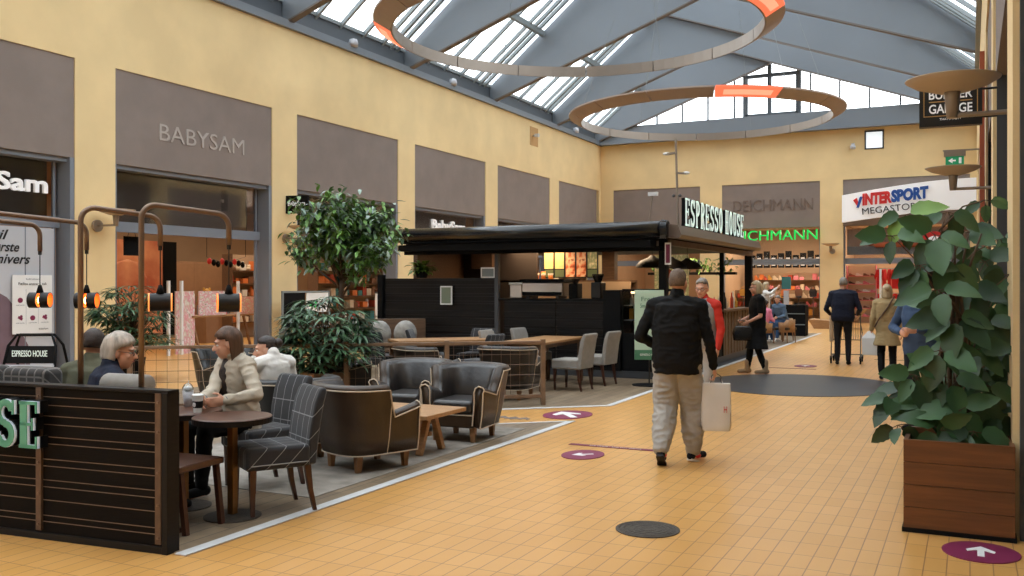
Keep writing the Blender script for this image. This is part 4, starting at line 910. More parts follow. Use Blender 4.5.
# --- fan palm bush in a crate behind the railing
def fan_bush(name,label,loc,R_,Ht,n,crt=.5,ch=.42,frame=False,leafm='leaf_palm',z0=.45):
    t=thing(name,label,'plant',loc,-.55 if frame else 0)
    if frame: crate(t,crt,ch,'oak_dark',True)
    else:
        MB().lathe([(crt*.36,0),(crt*.5,ch),(crt*.47,ch),(crt*.44,ch-.05),(0,ch-.05)],(0,0,0),28).build('pot','matt_black',t,smooth=True)
    mb=MB(); st=MB()
    for i in range(n):
        a=rv(0,2*PI); r=rv(.15,1)**.7*R_; z=z0+(Ht-z0)*rv(.1,1)*(1-.35*(r/R_)**2)
        p=Vector((math.cos(a)*r,math.sin(a)*r,z)); root=Vector((rv(-.08,.08),rv(-.08,.08),ch-.06))
        st.tube([root,(root+p)/2+Vector((-math.cos(a)*.06,-math.sin(a)*.06,.1)),p],[.008,.006,.004],5)
        out=Vector((math.cos(a),math.sin(a),.35)).normalized(); sd=out.cross(Vector((0,0,1))).normalized(); up=sd.cross(out)
        for k in range(8):
            b=(k-3.5)/3.5*1.5; v=out*math.cos(b)+sd*math.sin(b)+up*.1
            leaf(mb,p,v,(0,0,1),R_*rv(.42,.6),.042,4,rv(.6,1.3),.2)
    mb.build('fronds',leafm,t,smooth=True); st.build('stems','stem_brown',t,smooth=True); return t
fan_bush('fan_palm','bushy fan palm with drooping fingered leaves in a braced crate behind the tub armchair',(-7.68,9.98,.006),.60,1.55,150,.5,.5,True,z0=.5)
fan_bush('fan_palm','fan palm in a black pot in front of the toy shop window at the left',(-12.95,11.45,0),.60,1.72,140,.5,.4,z0=.5)
# --- ficus tree
t=thing('ficus_tree','tall leafy indoor tree with a round crown in front of the second toy shop window','tree',(-8.62,11.6,.006)); crate(t,.6,.5,'oak_dark')
MB().tube([(0,0,.4),(.03,0,.9),(-.01,.0,1.4),(.03,0,1.95)],[.055,.05,.045,.035],10).build('trunk','stem_brown',t,smooth=True)
st=MB(); br=[]
for i in range(20):
    a=2*PI*i/26*3.1; el=rv(-.1,1.3); L=rv(.45,.95)
    e=Vector((math.cos(a)*math.cos(el)*L*1.12,math.sin(a)*math.cos(el)*L*1.12,2.15+math.sin(el)*L*.95)); s=Vector((.02,0,rv(1.45,1.9)))
    m_=(s+e)/2+Vector((0,0,-.08)); st.tube([s,m_,e],[.022,.013,.005],6); br.append((m_,e))
st.build('branches','stem_brown',t,smooth=True)
mb=MB(); mp=MB()
for i in range(4300):
    m_,e=br[i%len(br)]; k=rv(.2,1.12); p=m_+(e-m_)*k+Vector((rv(-.17,.17),rv(-.17,.17),rv(-.16,.16)))
    v=Vector((rv(-1,1),rv(-1,1),rv(-.7,.3))); leaf(mp if rnd.random()<.33 else mb,p,v,(0,0,1),rv(.11,.18),rv(.05,.07),3,rv(.2,.9),.3)
mb.build('leaves','leaf_ficus',t,smooth=True); mp.build('pale_leaves','leaf_pale',t,smooth=True)
# small plant on the kiosk wall
t=thing('potted_plant','small bright green potted plant standing on the kiosk wall','plant',(-9.75,15.75,1.79)); MB().lathe([(.10,0),(.13,.13),(.12,.13),(0,.11)],(0,0,0),20).build('pot','matt_black',t)
mb=MB()
for i in range(110):
    a=rv(0,2*PI); v=Vector((math.cos(a),math.sin(a),rv(.0,1.5))); leaf(mb,Vector((0,0,.12))+v.normalized()*rv(.02,.22),v,(0,0,1),rv(.12,.2),rv(.07,.1),4,1,.2)
mb.build('leaves','leaf_light',t,smooth=True)
# kiosk greenery & decor inside
t=thing('hanging_greenery','trailing green plant along the inside top of the kiosk rear opening','plant',(-6.0,21.6,1.95)); mb=MB()
for i in range(220): leaf(mb,(rv(-.9,1.1),rv(-.08,.08),rv(0,.35)),(rv(-1,1),rv(-1,1),rv(-1,.4)),(0,0,1),.13,.06,3,.5,.2)
mb.build('leaves','leaf_ficus',t,smooth=True); MB().box(-.95,1.15,-.1,.1,-.06,0).build('trough','matt_black',t)
# ================================================================ shop goods
def atX(px,py,X):
    u=(px-512)/F; c_,s_=math.cos(YAW),math.sin(YAW); d=X/(-s_+c_*u); return (X,d*(c_+s_*u),H+(285-py)/F*d)
def atY(px,py,Y):
    u=(px-512)/F; c_,s_=math.cos(YAW),math.sin(YAW); d=Y/(c_+s_*u); return (d*(-s_+c_*u),Y,H+(285-py)/F*d)
cols={'cream':rgb(214,196,170),'terracotta red':rgb(176,70,48),'brown':rgb(120,80,54),'white':rgb(224,220,212),'mustard':rgb(200,150,60),'pink':rgb(214,120,130),'teal':rgb(60,120,120),'dark':rgb(46,40,40),'orange':rgb(216,120,60),'grey':rgb(130,126,124)}
for k,v in cols.items(): mat('goods_'+k,v,.6)
protos={}
def proto(kind):
    if kind in protos: return protos[kind]
    if kind=='box': mb=MB().box(-.5,.5,-.5,.5,0,1)
    elif kind=='bag':
        mb=MB().ring([[(-.42,-.3,0),(.42,-.3,0),(.42,.3,0),(-.42,.3,0)],[(-.5,-.2,.5),(.5,-.2,.5),(.5,.2,.5),(-.5,.2,.5)],[(-.36,-.05,.75),(.36,-.05,.75),(.36,.05,.75),(-.36,.05,.75)]]).tube([(-.25,0,.72),(-.2,0,.93),(0,0,1.0),(.2,0,.93),(.25,0,.72)],.035,5)
    elif kind=='bottle': mb=MB().lathe([(.42,0),(.45,.1),(.45,.6),(.18,.78),(.16,1),(0,1)],(0,0,0),12)
    elif kind=='shoe':
        mb=MB().ring([[(-.5,-.17,0),(-.5,.17,0),(-.5,.15,.75),(-.5,-.15,.75)],[(-.2,-.18,0),(-.2,.18,0),(-.2,.14,.8),(-.2,-.14,.8)],[(.1,-.2,0),(.1,.2,0),(.1,.15,.45),(.1,-.15,.45)],[(.42,-.2,0),(.42,.2,0),(.42,.14,.28),(.42,-.14,.28)],[(.5,-.1,0),(.5,.1,0),(.5,.08,.15),(.5,-.08,.15)]])
    elif kind=='toy':
        mb=MB().ell((0,0,.32),(.4,.32,.34)).ell((0,-.05,.75),(.27,.25,.25)).ell((-.22,-.05,.95),(.1,.06,.1)).ell((.22,-.05,.95),(.1,.06,.1))
    elif kind=='garment':
        mb=MB().plateXZ([(-.28,0),(.28,0),(.27,.6),(.45,.45),(.52,.62),(.28,.95),(.1,1),(-.1,1),(-.28,.95),(-.52,.62),(-.45,.45),(-.27,.6)],-.12,.12)
    me=mb.build('p','goods_cream',bevel=0); d=me.data; bpy.data.objects.remove(me); protos[kind]=d; return d
MC={}
def good(kind,name,loc,size,col,label,cat,group,rz=0):
    key=(kind,col)
    if key not in MC:
        d=proto(kind).copy(); d.materials.clear(); d.materials.append(MATS['goods_'+col]); MC[key]=d
    o=bpy.data.objects.new(name,MC[key]); COL.objects.link(o); o.location=loc; o.scale=size; o.rotation_euler=(0,0,rz); return tag(o,label,cat,group)
def shelf_unit(label,loc,rz,wd,levels,dp=.35,m='oak_dark',back='shop_wall',hgt=None):
    t=thing('shelf_unit',label,'shelf',loc,rz); top=hgt or levels[-1]+.4
    MB().box(-wd/2,wd/2,dp/2-.02,dp/2,0,top).build('back_panel',back,t)
    for sx in (-1,1): MB().box(sx*wd/2-.02,sx*wd/2+.02,-dp/2,dp/2,0,top).build('side_panel',m,t)
    for z in levels: MB().box(-wd/2,wd/2,-dp/2,dp/2,z-.03,z).build('shelf',m,t)
    return t
def fill(t,kinds,levels,wd,colors,where,cat,hs=(.15,.26),ws=(.12,.2),dens=.9,dp=.25,name=None,skip=0):
    loc=Vector(t.location); rz=t.rotation_euler.z
    R_=Matrix.Rotation(rz,3,'Z'); nm=['lowest','second','third','fourth','fifth','sixth']
    for li,z in enumerate(levels):
        x=-wd/2+.06
        while x<wd/2-.1:
            w_=rv(*ws); h_=rv(*hs)
            if rnd.random()<dens:
                kd=kinds[rnd.randrange(len(kinds))]; c_=colors[rnd.randrange(len(colors))]
                p=loc+R_@Vector((x+w_/2,-.03,0)); 
                nmk={'box':'product_box','bag':'handbag','bottle':'bottle','shoe':'shoe','toy':'soft_toy','garment':'garment'}[kd]
                good(kd,nmk,(p.x,p.y,loc.z+z+.002),(w_*.92,dp,h_),c_,'%s %s on the %s shelf %s'%(c_,nmk.replace('_',' '),nm[li],where),nmk.replace('_',' ').split()[-1],'goods %s, %s shelf, %s %s'%(where,nm[li],c_,nmk.replace('_',' ')),rz)
            x+=w_+.02
# first toy shop (behind the pipe lamps)
p=atX(118,315,-19.6); q=atX(160,315,-19.6)
t=thing('baby_picture','big warm peach picture of a baby behind the first toy shop window','picture',(-19.2,16.3,.3),PI/2)
mat('peach',rgb(232,160,116),.5,emit=rgb(232,150,100),es=.03,var=.4,vs=1.2,col2=rgb(190,90,60)); MB().box(-.4,1.7,-.03,.03,0,2.5).build('print','peach',t); MB().ell((.55,-.03,1.2),(.7,.03,.8)).build('pictured_face','peach',t,smooth=True)
MB().box(1.7,2.15,-.06,.06,0,2.5).build('dark_side_panel','matt_black',t)
t=shelf_unit('wall shelf with small toys and boxes at the right inside the first toy shop',(-20.4,22.9,0),PI/2,2.4,[.5,.9,1.3,1.7,2.1],.4,hgt=2.6)
fill(t,['toy','box','bottle'],[.5,.9,1.3,1.7,2.1],2.4,['cream','white','terracotta red','orange','brown','grey'],'inside the first toy shop','toy',hs=(.14,.3),ws=(.14,.26))
t=thing('wardrobe','tall pale brown double cupboard inside the first toy shop','cupboard',(-22.4,22.3,0),PI/2); mat('cupboard',rgb(150,112,80),.6,var=.15,vs=3)
MB().box(-1.3,1.3,0,.5,0,2.4).build('body','cupboard',t); 
for sx in (-1,1): dd_=MB().box(min(0,sx*1.28),max(0,sx*1.28),-.03,0,.05,2.35).build('door','cupboard',t,bevel=.01); MB().box(sx*.08-.015,sx*.08+.015,-.06,-.03,1.1,1.3).build('handle','lamp_grey',dd_)
t=thing('display_table','wooden trestle display table of cards and books just inside the first toy shop window','table',(-17.2,17.9,0),PI/2)
MB().box(-1.1,1.1,-.35,.35,.86,.9).build('tabletop','oak',t)
for sx in (-1,1):
    for sy in (-1,1): MB().obox((sx*.9,sy*.2,.43),(.05,.05,.88),rx=sy*.3).build('leg','leg_oak',t)
for i in range(13):
    x=16.95+.16*i; c_=['white','cream','pink','grey','white','cream'][i%6]
    good('box','greeting_card',(-17.35+rv(-.2,.15),x,.902),(.15,.03,.24),c_,'%s card standing on the display table inside the toy shop'%c_,'card','cards on the toy shop display table, '+c_,PI/2+rv(-.2,.2))
multimat('goods_print',[rgb(230,222,212),rgb(214,196,176),rgb(226,150,160),rgb(236,230,224),rgb(170,140,120)],9)
for i,(yy,z0,h_,w_) in enumerate([(16.6,.6,.9,.6),(17.5,.9,.6,.9),(18.7,.9,.45,.7)]):
    good('box','display_board',(-16.95,yy,z0 if i else .0),(w_,.04,h_ if i else 1.5),'print',['cream display board at the left of the toy shop card table','white printed board leaning over the toy shop card table','small white board at the right end of the toy shop card table'][i],'board',None,PI/2)
for i,yy in enumerate([15.9,16.3,18.2]):
    o=MB().box(-.03,.03,-.03,.03,0,1.75).build('white_post','white'); o.location=(-16.75,yy,0); tag(o,['slim white security post, leftmost in the toy shop entrance','slim white security post, middle one in the toy shop entrance','slim white security post, right one in the toy shop entrance'][i],'post','security posts in the toy shop entrance')
t=thing('garland','string of red and dark felt ornaments hanging inside the first toy shop','garland',(-18.5,19.6,2.35),PI/2)
MB().tube([(-.7,0,1.95),(-.7,0,.05),(-.2,0,-.06),(.3,0,-.02),(.8,0,.1),(.8,0,1.95)],.008,5).build('string','black',t)
for i in range(9): MB().ell((-.6+.16*i,0,-.05-.04*(i%3)),(.07,.05,.09)).build('ornament','red' if i%3==0 else 'matt_black',t,smooth=True)
good('toy','soft_toy',(-19.6,20.0,1.0),(.5,.4,.55),'mustard','mustard yellow soft toy on a stand inside the first toy shop','toy',None,PI/2)
o=MB().box(-.25,.25,-.25,.25,0,1.0).build('plinth','cupboard'); o.location=(-19.6,20.0,0); tag(o,'brown plinth under the mustard soft toy','plinth')
for i in range(7):
    o=MB().tube([(0,0,0),(.05,0,-.12)],[.03,.045],12); o=o.build('ceiling_spotlight','white'); o.location=(-17.4-.6*(i%3),15.6+.9*i,4.25); tag(o,'small white ceiling spotlight inside the first toy shop','spotlight','spotlights in the first toy shop')
    MB().ell((.06,0,-.13),(.035,.035,.01)).build('lens','led_warm',o)
# second toy shop (behind the tree)
t=shelf_unit('long shelf of colourful boxes behind the leafy tree in the second toy shop',(-18.4,25.4,0),PI/2,4.2,[.5,.9,1.3,1.7,2.1],.4,hgt=2.6)
fill(t,['box','box','toy'],[.5,.9,1.3,1.7,2.1],4.2,['cream','white','terracotta red','orange','brown','teal'],'in the second toy shop','box',hs=(.16,.33),ws=(.16,.34))
t=thing('notice_board','grey framed board with a white notice and green arrow in front of the second pillar','board',(-15.3,19.1,0),PI/2-.1)
border(MB(),-.85,.85,.55,1.5,.05,-.02,.02).build('frame','bar_grey',t); MB().box(-.8,-.05,-.01,.01,.6,1.45).build('dark_half','matt_black',t); MB().box(.0,.8,-.012,.012,.95,1.45).build('white_half','white',t); MB().plateXZ([(.1,1.1),(.3,1.1),(.3,1.04),(.42,1.14),(.3,1.24),(.3,1.18),(.1,1.18)],-.018,-.012).build('green_arrow','sign_green',t); MB().box(-.8,-.74,-.15,.15,0,.55).build('foot','bar_grey',t)
t=thing('window_rack','white framed rack with dark panels at the right of the second toy shop window','rack',(-15.7,23.1,0),PI/2)
border(MB(),-.3,.3,.05,1.45,.05,-.03,.03).box(-.3,.3,-.03,.03,.7,.75).build('frame','white',t); MB().box(-.26,.26,.0,.02,.1,1.4).build('panels','matt_black',t)
# Deichmann
t=thing('picture_row','row of black and white pictures above the shelves in the far shoe shop','picture',(-8.0,47.0,2.5))
for i in range(11): MB().box(-1.9+i*.35,-1.6+i*.35,-.03,0,0,.62+.1*(i%3)).build('frame','matt_black',t); MB().box(-1.86+i*.35,-1.68+i*.35,-.035,-.03,.1,.5).build('photo','grey_white' if i%2 else 'frame_grey',t)
for j,(yy,lab,lv) in enumerate([(47.5,'tall rear shelf of bright boxes in the far shoe shop',[.4,.9,1.4,1.9]),(44.6,'low shelf of bags and shoes near the front of the far shoe shop',[.25,.65,1.05])]):
    t=shelf_unit(lab,(-8.0,yy,0),0,4.0,lv,.4,hgt=lv[-1]+.35)
    fill(t,['box','bag','shoe'] if j else ['box','shoe','bag'],lv,4.0,['orange','mustard','dark','brown','terracotta red','cream','pink'],['on the rear shelf of the shoe shop','at the front of the shoe shop'][j],'box',hs=(.18,.32),ws=(.16,.3))
for i in range(6):
    good('bag','handbag',(-9.4+.62*i,43.3,1.15),(.34,.2,.42),['mustard','brown','dark','orange','brown','dark'][i],'%s handbag displayed high on the front stands of the shoe shop, %s from the left'%(['mustard','brown','dark','orange','tan','black'][i],['first','second','third','fourth','fifth','sixth'][i]),'handbag','handbags on the front stands of the shoe shop')
    o=MB().box(-.12,.12,-.1,.1,1.11,1.15).box(-.02,.02,-.02,.02,0,1.11).box(-.15,.15,-.15,.15,0,.02).build('display_stand','dark_frame'); o.location=(-9.4+.62*i,43.3,0); tag(o,'dark stand under a handbag at the front of the shoe shop','stand','handbag stands in the shoe shop')
for i in range(8):
    o=MB().box(-.3,.3,-.08,.08,0,.04).build('ceiling_light','led_white'); o.location=(-9.5+.95*(i%4),44.0+2.4*(i//4),4.46); tag(o,'bright rectangular ceiling light in the far shoe shop','light','ceiling lights in the shoe shop')
# sports shop
t=shelf_unit('pale shoe wall at the left side of the sports shop entrance',(-4.25,43.2,0),0,1.2,[.3,.65,1.0,1.35,1.7,2.05],.3,m='goods_pink',back='goods_cream',hgt=2.5)
fill(t,['shoe'],[.3,.65,1.0,1.35,1.7,2.05],1.2,['dark','white','pink','brown'],'of the sports shoe wall','shoe',hs=(.12,.16),ws=(.26,.3),dp=.12)
mat('goods_scarlet',rgb(200,36,36),.8); mat('goods_black',rgb(30,30,34),.8)
for r_ in range(2):
    t=thing('clothes_rail',['clothes rail of red and black tops, upper one in the sports shop','clothes rail of red and black tops, lower one in the sports shop'][r_],'clothes rail',(-2.6,43.0+.3*r_,0)); zz=2.35-1.05*r_
    MB().tube([(-1.0,0,zz),(1.6,0,zz)],.02,6).build('rail','bar_grey',t)
    for sx in (-1.0,1.6): MB().tube([(sx,0,0),(sx,0,zz)],.02,6).build('upright','bar_grey',t)
    for i in range(12):
        c_='scarlet' if (i<6 if r_==0 else i%3==0) else 'black'
        good('garment','sports_top',(-3.5+.2*i,43.0+.3*r_,zz-.86),(.42,.3,.84),c_,'%s sports top on the %s rail in the sports shop'%(['red','black'][c_=='black'],['upper','lower'][r_]),'top','sports tops on the %s rail, %s'%(['upper','lower'][r_],c_),rv(.9,1.3) if i%3 else .1)
t=thing('poster_panel','long photo panel of a lying athlete above the sports shop entrance','picture',(-4.75,YB+.42,2.95)); mat('pale_wood',rgb(190,160,148),.6,var=.2,vs=2)
MB().box(0,4.7,0,.06,0,1.1).build('print','pale_wood',t); MB().box(0,4.7,-.01,0,0,.35).build('floor_band','frame_grey',t)
MB().capsule((1.2,-.02,.42),(2.6,-.02,.38),.13,.09).capsule((2.6,-.02,.38),(3.6,-.02,.36),.09,.05).ell((.95,-.02,.5),(.15,.05,.15)).build('pictured_athlete','terracotta',t,smooth=True)
o=MB().box(-.04,.04,-.04,.04,0,2.3).build('white_post','white'); o.location=(-3.3,41.0,0); tag(o,'slim white post in front of the sports shop entrance','post')
t=thing('banner_stand','small teal banner on a pale stand in front of the shoe shop','banner',(-5.95,34.5,0)); MB().box(-.16,.16,-.02,.02,1.5,1.95).build('banner','goods_teal',t); MB().box(-.09,.09,-.04,.04,.02,1.45).build('stand','grey_white',t); MB().box(-.25,.25,-.2,.2,0,.02).build('foot','grey_white',t)
# far cafe edge: dark drawer counter, tables, ramp-like planter
t=thing('dark_counter','dark cabinet with pale edges at the far end of the cafe floor','cabinet',(-5.3,31.3,.006)); MB().box(-.75,.55,-.3,.3,0,1.0).build('body','matt_black',t,bevel=.01)
for z in (.35,.7): MB().box(-.74,.54,-.31,-.3,z,z+.03).build('shelf_edge','bar_grey',t)
good('bottle','green_bottle',(-5.95,31.2,1.01),(.12,.12,.3),'teal','green bottle standing on the dark far cabinet','bottle',None)
t=thing('ramp_bench','angular pale wooden bench like a ramp in front of the shoe shop','bench',(-5.0,37.2,0)); MB().plateXZ([(-.3,0),(.5,.0),(1.0,.65),(.8,.7),(.3,.3),(-.5,.35)],-.6,.6).build('body','oak',t); MB().plateXZ([(.5,0),(1.2,.35),(1.5,.75),(1.3,.75),(.9,.4)],-.5,.5).build('second_slab','oak',t)
# kiosk contents
t=thing('coffee_machine','stainless steel coffee machine on the kiosk counter','coffee machine',(-7.15,16.0,1.40)); mat('steel',rgb(150,140,130),.3,metal=.8)
MB().box(-.42,.42,-.22,.25,.04,.3).build('body','steel',t,bevel=.02); MB().box(-.45,.45,-.25,.27,.3,.36).build('top','matt_black',t,bevel=.01); MB().box(-.4,.4,-.24,-.22,.06,.12).build('drip_tray','matt_black',t)
for sx in (-1,1): MB().box(sx*.3-.03,sx*.3+.03,-.2,.2,0,.04).build('foot','black',t)
t=thing('coffee_machine','small square steel machine at the left end of the kiosk counter','machine',(-7.72,16.0,1.40)); MB().box(-.13,.13,-.16,.2,0,.26).build('body','steel',t,bevel=.015); MB().box(-.14,.16,-.18,.22,.26,.3).build('top','white',t)
t=thing('coffee_grinder','black coffee grinder with a funnel hopper on the kiosk counter','grinder',(-6.1,15.95,1.40)); MB().box(-.1,.1,-.12,.14,0,.3).build('body','black',t,bevel=.02); MB().lathe([(.06,.3),(.11,.42),(.11,.45),(0,.45)],(0,0,0),20).build('hopper','gloss_black',t)
t=thing('coffee_grinder','dark grinder beside the steel machine on the kiosk counter','grinder',(-6.55,15.95,1.40)); MB().box(-.09,.09,-.12,.14,0,.28).build('body','matt_black',t,bevel=.02); MB().lathe([(.05,.28),(.09,.36),(0,.37)],(0,0,0),20).build('hopper','shade_metal',t)
for i in range(7):
    t=thing('stacked_cups',['stack of copper-coloured cups, %s on the kiosk rear shelf'%w for w in ('first','second','third','fourth','fifth','sixth','seventh')][i],'cups',(-8.95+.17*i,17.97,1.755),0,'stacked cups on the kiosk rear shelf')
    MB().lathe([(.05,0),(.062,.12+.03*(i%3)),(.06,.12+.03*(i%3)),(0,.11+.03*(i%3))],(0,0,0),16).build('cup','copper',t,smooth=True); MB().lathe([(.064,.1),(.066,.12),(.066,.14),(.06,.14)],(0,0,0),16,cap=False).build('rim','cream',t)
t=thing('copper_vase','tall copper barrel on the kiosk rear shelf left of the lit menu boards','vase',(-8.55,18.2,1.755)); MB().lathe([(.13,0),(.15,.2),(.13,.45),(.10,.45),(.1,.4),(0,.4)],(0,0,0),24).build('body','copper',t,smooth=True)
t=thing('wall_picture','picture of a hand and coffee leaves inside the kiosk by the corner post','picture',(-5.85,19.5,1.35)); MB().box(-.3,.45,0,.04,0,.95).build('print','menu_green',t); MB().capsule((-.05,-.01,.6),(.3,-.01,.3),.09,.12).capsule((-.05,-.01,.6),(-.1,-.01,.8),.03,.02).capsule((0,-.01,.6),(.02,-.01,.82),.03,.02).build('pictured_hand','terracotta',t,smooth=True)
t=thing('wood_column','brown wooden column inside the kiosk right of the menu boards','column',(-6.85,18.6,.1)); MB().box(-.14,.14,-.1,.1,0,2.3).build('shaft','oak_dark',t)
for r_,z in enumerate((.81,1.035,1.295)):
    for i in range(6):
        c_=['dark','cream','mustard','brown','white','dark'][(i+r_*2)%6]
        good('bottle' if r_!=1 else 'box','bottle' if r_!=1 else 'pastry_box',(-4.77-.68+.11*i,15.95,z+.002),(.08,.08,.19),c_,'%s %s on the %s shelf of the kiosk display case'%(c_,['bottle','pastry box','bottle'][r_],['bottom','middle','top'][r_]),['bottle','box','bottle'][r_],'goods in the kiosk display case, %s row, %s'%(['bottom','middle','top'][r_],c_))
for i in range(7):
    good('bottle','bottle',(-4.95+rv(-.06,.06),19.95+.34*i,1.125),(.09,.09,rv(.2,.42)),['pink','white','dark','cream','terracotta red','white','mustard'][i],'%s bottle on the open side counter of the kiosk'%['pink','tall white','dark','cream','red','short white','mustard'][i],'bottle','bottles on the kiosk side counter')
# ================================================================ people
mat('skin',rgb(214,160,132),.5,var=.08,vs=12); mat('skin_tan',rgb(186,132,104),.5,var=.1,vs=12); mat('lips',rgb(176,96,88),.45); mat('eye_white',rgb(230,228,224),.2); mat('iris',rgb(50,40,34),.2)
mat('hair_brown',rgb(96,66,46),.55,var=.45,vs=30,stretch=(1,1,.15),bump=.5,bs=60); mat('hair_grey',rgb(150,142,132),.6,var=.4,vs=30,stretch=(1,1,.2),bump=.4,bs=60); mat('hair_ash',rgb(196,184,170),.55,var=.45,vs=30,stretch=(1,1,.2),bump=.4,bs=60); mat('hair_blond',rgb(196,172,134),.5,var=.4,vs=30,stretch=(1,1,.15),bump=.5,bs=60)
mat('hair_short',rgb(118,96,78),.7,var=.4,vs=60,bump=.4,bs=120); mat('hair_dark',rgb(52,38,32),.5,var=.4,vs=30,bump=.5,bs=60)
def cloth(n,c,v=.15): mat(n,c,.85,var=v,vs=6,bump=.35,bs=25,spec=.3)
for n_,c_ in [('cl_black',rgb(13,13,14)),('cl_grey',rgb(172,168,162)),('cl_red',rgb(206,56,44)),('cl_vest',rgb(150,150,150)),('cl_navy',rgb(26,32,50)),('cl_darkjean',rgb(26,30,38)),('cl_beige',rgb(190,178,160)),('cl_coat',rgb(176,152,110)),('cl_denim',rgb(62,82,112)),('cl_white',rgb(226,222,216)),('cl_pink',rgb(222,128,156)),('cl_jeans',rgb(60,90,130)),('cl_boot',rgb(166,142,114)),('cl_olive',rgb(96,96,78)),('cl_steel',rgb(92,112,134)),('cl_lightgrey',rgb(176,174,172))]: cloth(n_,c_)
def fuse(mb,name,m,parent,vox=.01,it=4,wr=0,ws=9,seed=0):
    o=mb.build(name,m,parent); md=o.modifiers.new('r','REMESH'); md.mode='VOXEL'; md.voxel_size=vox
    if it: sm=o.modifiers.new('s','SMOOTH'); sm.iterations=it; sm.factor=.5
    par=o.parent; o.parent=None; bpy.context.view_layer.update()
    dg=bpy.context.evaluated_depsgraph_get(); me=bpy.data.meshes.new_from_object(o.evaluated_get(dg)); o.modifiers.clear(); o.data=me; o.parent=par
    me.materials.clear(); me.materials.append(MATS[m])
    if wr:
        ns=[v.normal.copy() for v in me.vertices]
        for v,nn in zip(me.vertices,ns):
            p=v.co*ws*1.4; q=.8*noise.noise(Vector((p.x+seed,p.y,p.z*.8)))+.6-2.2*abs(noise.noise(Vector((p.x*.9+seed,p.y*.9,p.z*1.6)))); v.co+=nn*(q*wr*.6)
    me.polygons.foreach_set('use_smooth',[True]*len(me.polygons)); return o
def ringloft(mb,secs,n=18,pw=.85):
    rings=[]
    for c,a,b in secs:
        r=[]
        for k in range(n):
            t=2*PI*k/n; ca=math.cos(t); sa=math.sin(t)
            r.append(c+a*math.copysign(abs(ca)**pw,ca)+b*math.copysign(abs(sa)**pw,sa))
        rings.append(r)
    return mb.ring(rings)
V=Vector
def stand(H,lean=0,bulk=1):
    k=H/1.75; J={}
    J['pel']=V((0,0,.96*k)); J['wst']=V((0,.0+lean*.3,1.10*k)); J['chs']=V((0,.0+lean*.7,1.29*k)); J['shm']=V((0,-.01+lean,1.435*k)); J['nck']=V((0,-.0+lean,1.50*k)); J['hed']=V((0,.03+lean*1.1,1.63*k))
    for s,n in ((1,'R'),(-1,'L')):
        J['sh'+n]=V((s*.185*k*bulk**.5,-.01+lean,1.42*k)); J['el'+n]=V((s*.25*k*bulk**.5,-.03+lean,1.13*k)); J['wr'+n]=V((s*.26*k*bulk**.5,.05+lean,.88*k))
        J['hp'+n]=V((s*.09*k,0,.92*k)); J['kn'+n]=V((s*.10*k,.02,.50*k)); J['an'+n]=V((s*.105*k,-.02,.085)); J['to'+n]=V((s*.12*k,.14,.03))
    return J
def sit(H,seat=.46,lean=0,bulk=1):
    k=H/1.75; z=seat+.09; J={}
    J['pel']=V((0,0,z)); J['wst']=V((0,lean*.3,z+.15*k)); J['chs']=V((0,lean*.7,z+.34*k)); J['shm']=V((0,lean,z+.48*k)); J['nck']=V((0,lean+.01,z+.54*k)); J['hed']=V((0,lean+.05,z+.67*k))
    for s,n in ((1,'R'),(-1,'L')):
        J['sh'+n]=V((s*.18*k*bulk**.5,lean,z+.465*k)); J['el'+n]=V((s*.25*k,lean+.02,z+.19*k)); J['wr'+n]=V((s*.17*k,lean+.24,z+.14*k))
        J['hp'+n]=V((s*.09*k,.02,z-.01)); J['kn'+n]=V((s*.11*k,.44*k,seat+.06)); J['an'+n]=V((s*.11*k,.42*k,.085)); J['to'+n]=V((s*.12*k,.58*k,.03))
    return J
def limb(mb,a,b,c,ra,rb,rc,n=12):
    mb.capsule(a,b,ra,rb,n); mb.capsule(b,c,rb,rc,n)
def torso(mb,J,e=0,bulk=1,bel=1,down=.0,top=True,arm=1):
    lat1=(J['hpR']-J['hpL']).normalized(); lat2=(J['shR']-J['shL']).normalized(); k=(J['shR']-J['shL']).length/.37
    up=(J['shm']-J['pel']).normalized(); sec=[]
    for key,w_,d_,t in [('pel',.155,.115,0),('wst',.145,.11,.3),('chs',.165,.12,.75),('shm',.15,.095,1)]:
        lat=lat1.lerp(lat2,t).normalized(); dep=up.cross(lat).normalized()
        B=bulk*(bel if key in('wst','pel') else 1)
        if key=='pel': sec.append((J[key]-up*(.09+down),lat*(w_*.9*B+e),dep*(d_*.9*B+e)))
        sec.append((J[key],lat*(w_*B+e),dep*(d_*B+e)))
        if key=='wst': sec.append((J['wst'].lerp(J['chs'],.5),lat*(.155*B+e),dep*(.118*B+e)))
    lat=lat2; dep=up.cross(lat).normalized()
    sec.append((J['shm'].lerp(J['nck'],.6),lat*(.09+e*.6),dep*(.07+e*.6))); 
    ringloft(mb,sec)
    for n in 'LR': mb.capsule(J['shm'].lerp(J['nck'],.35),J['sh'+n],.062+e*.7,(.058*bulk**.3+e*.75) if arm else .05,12)
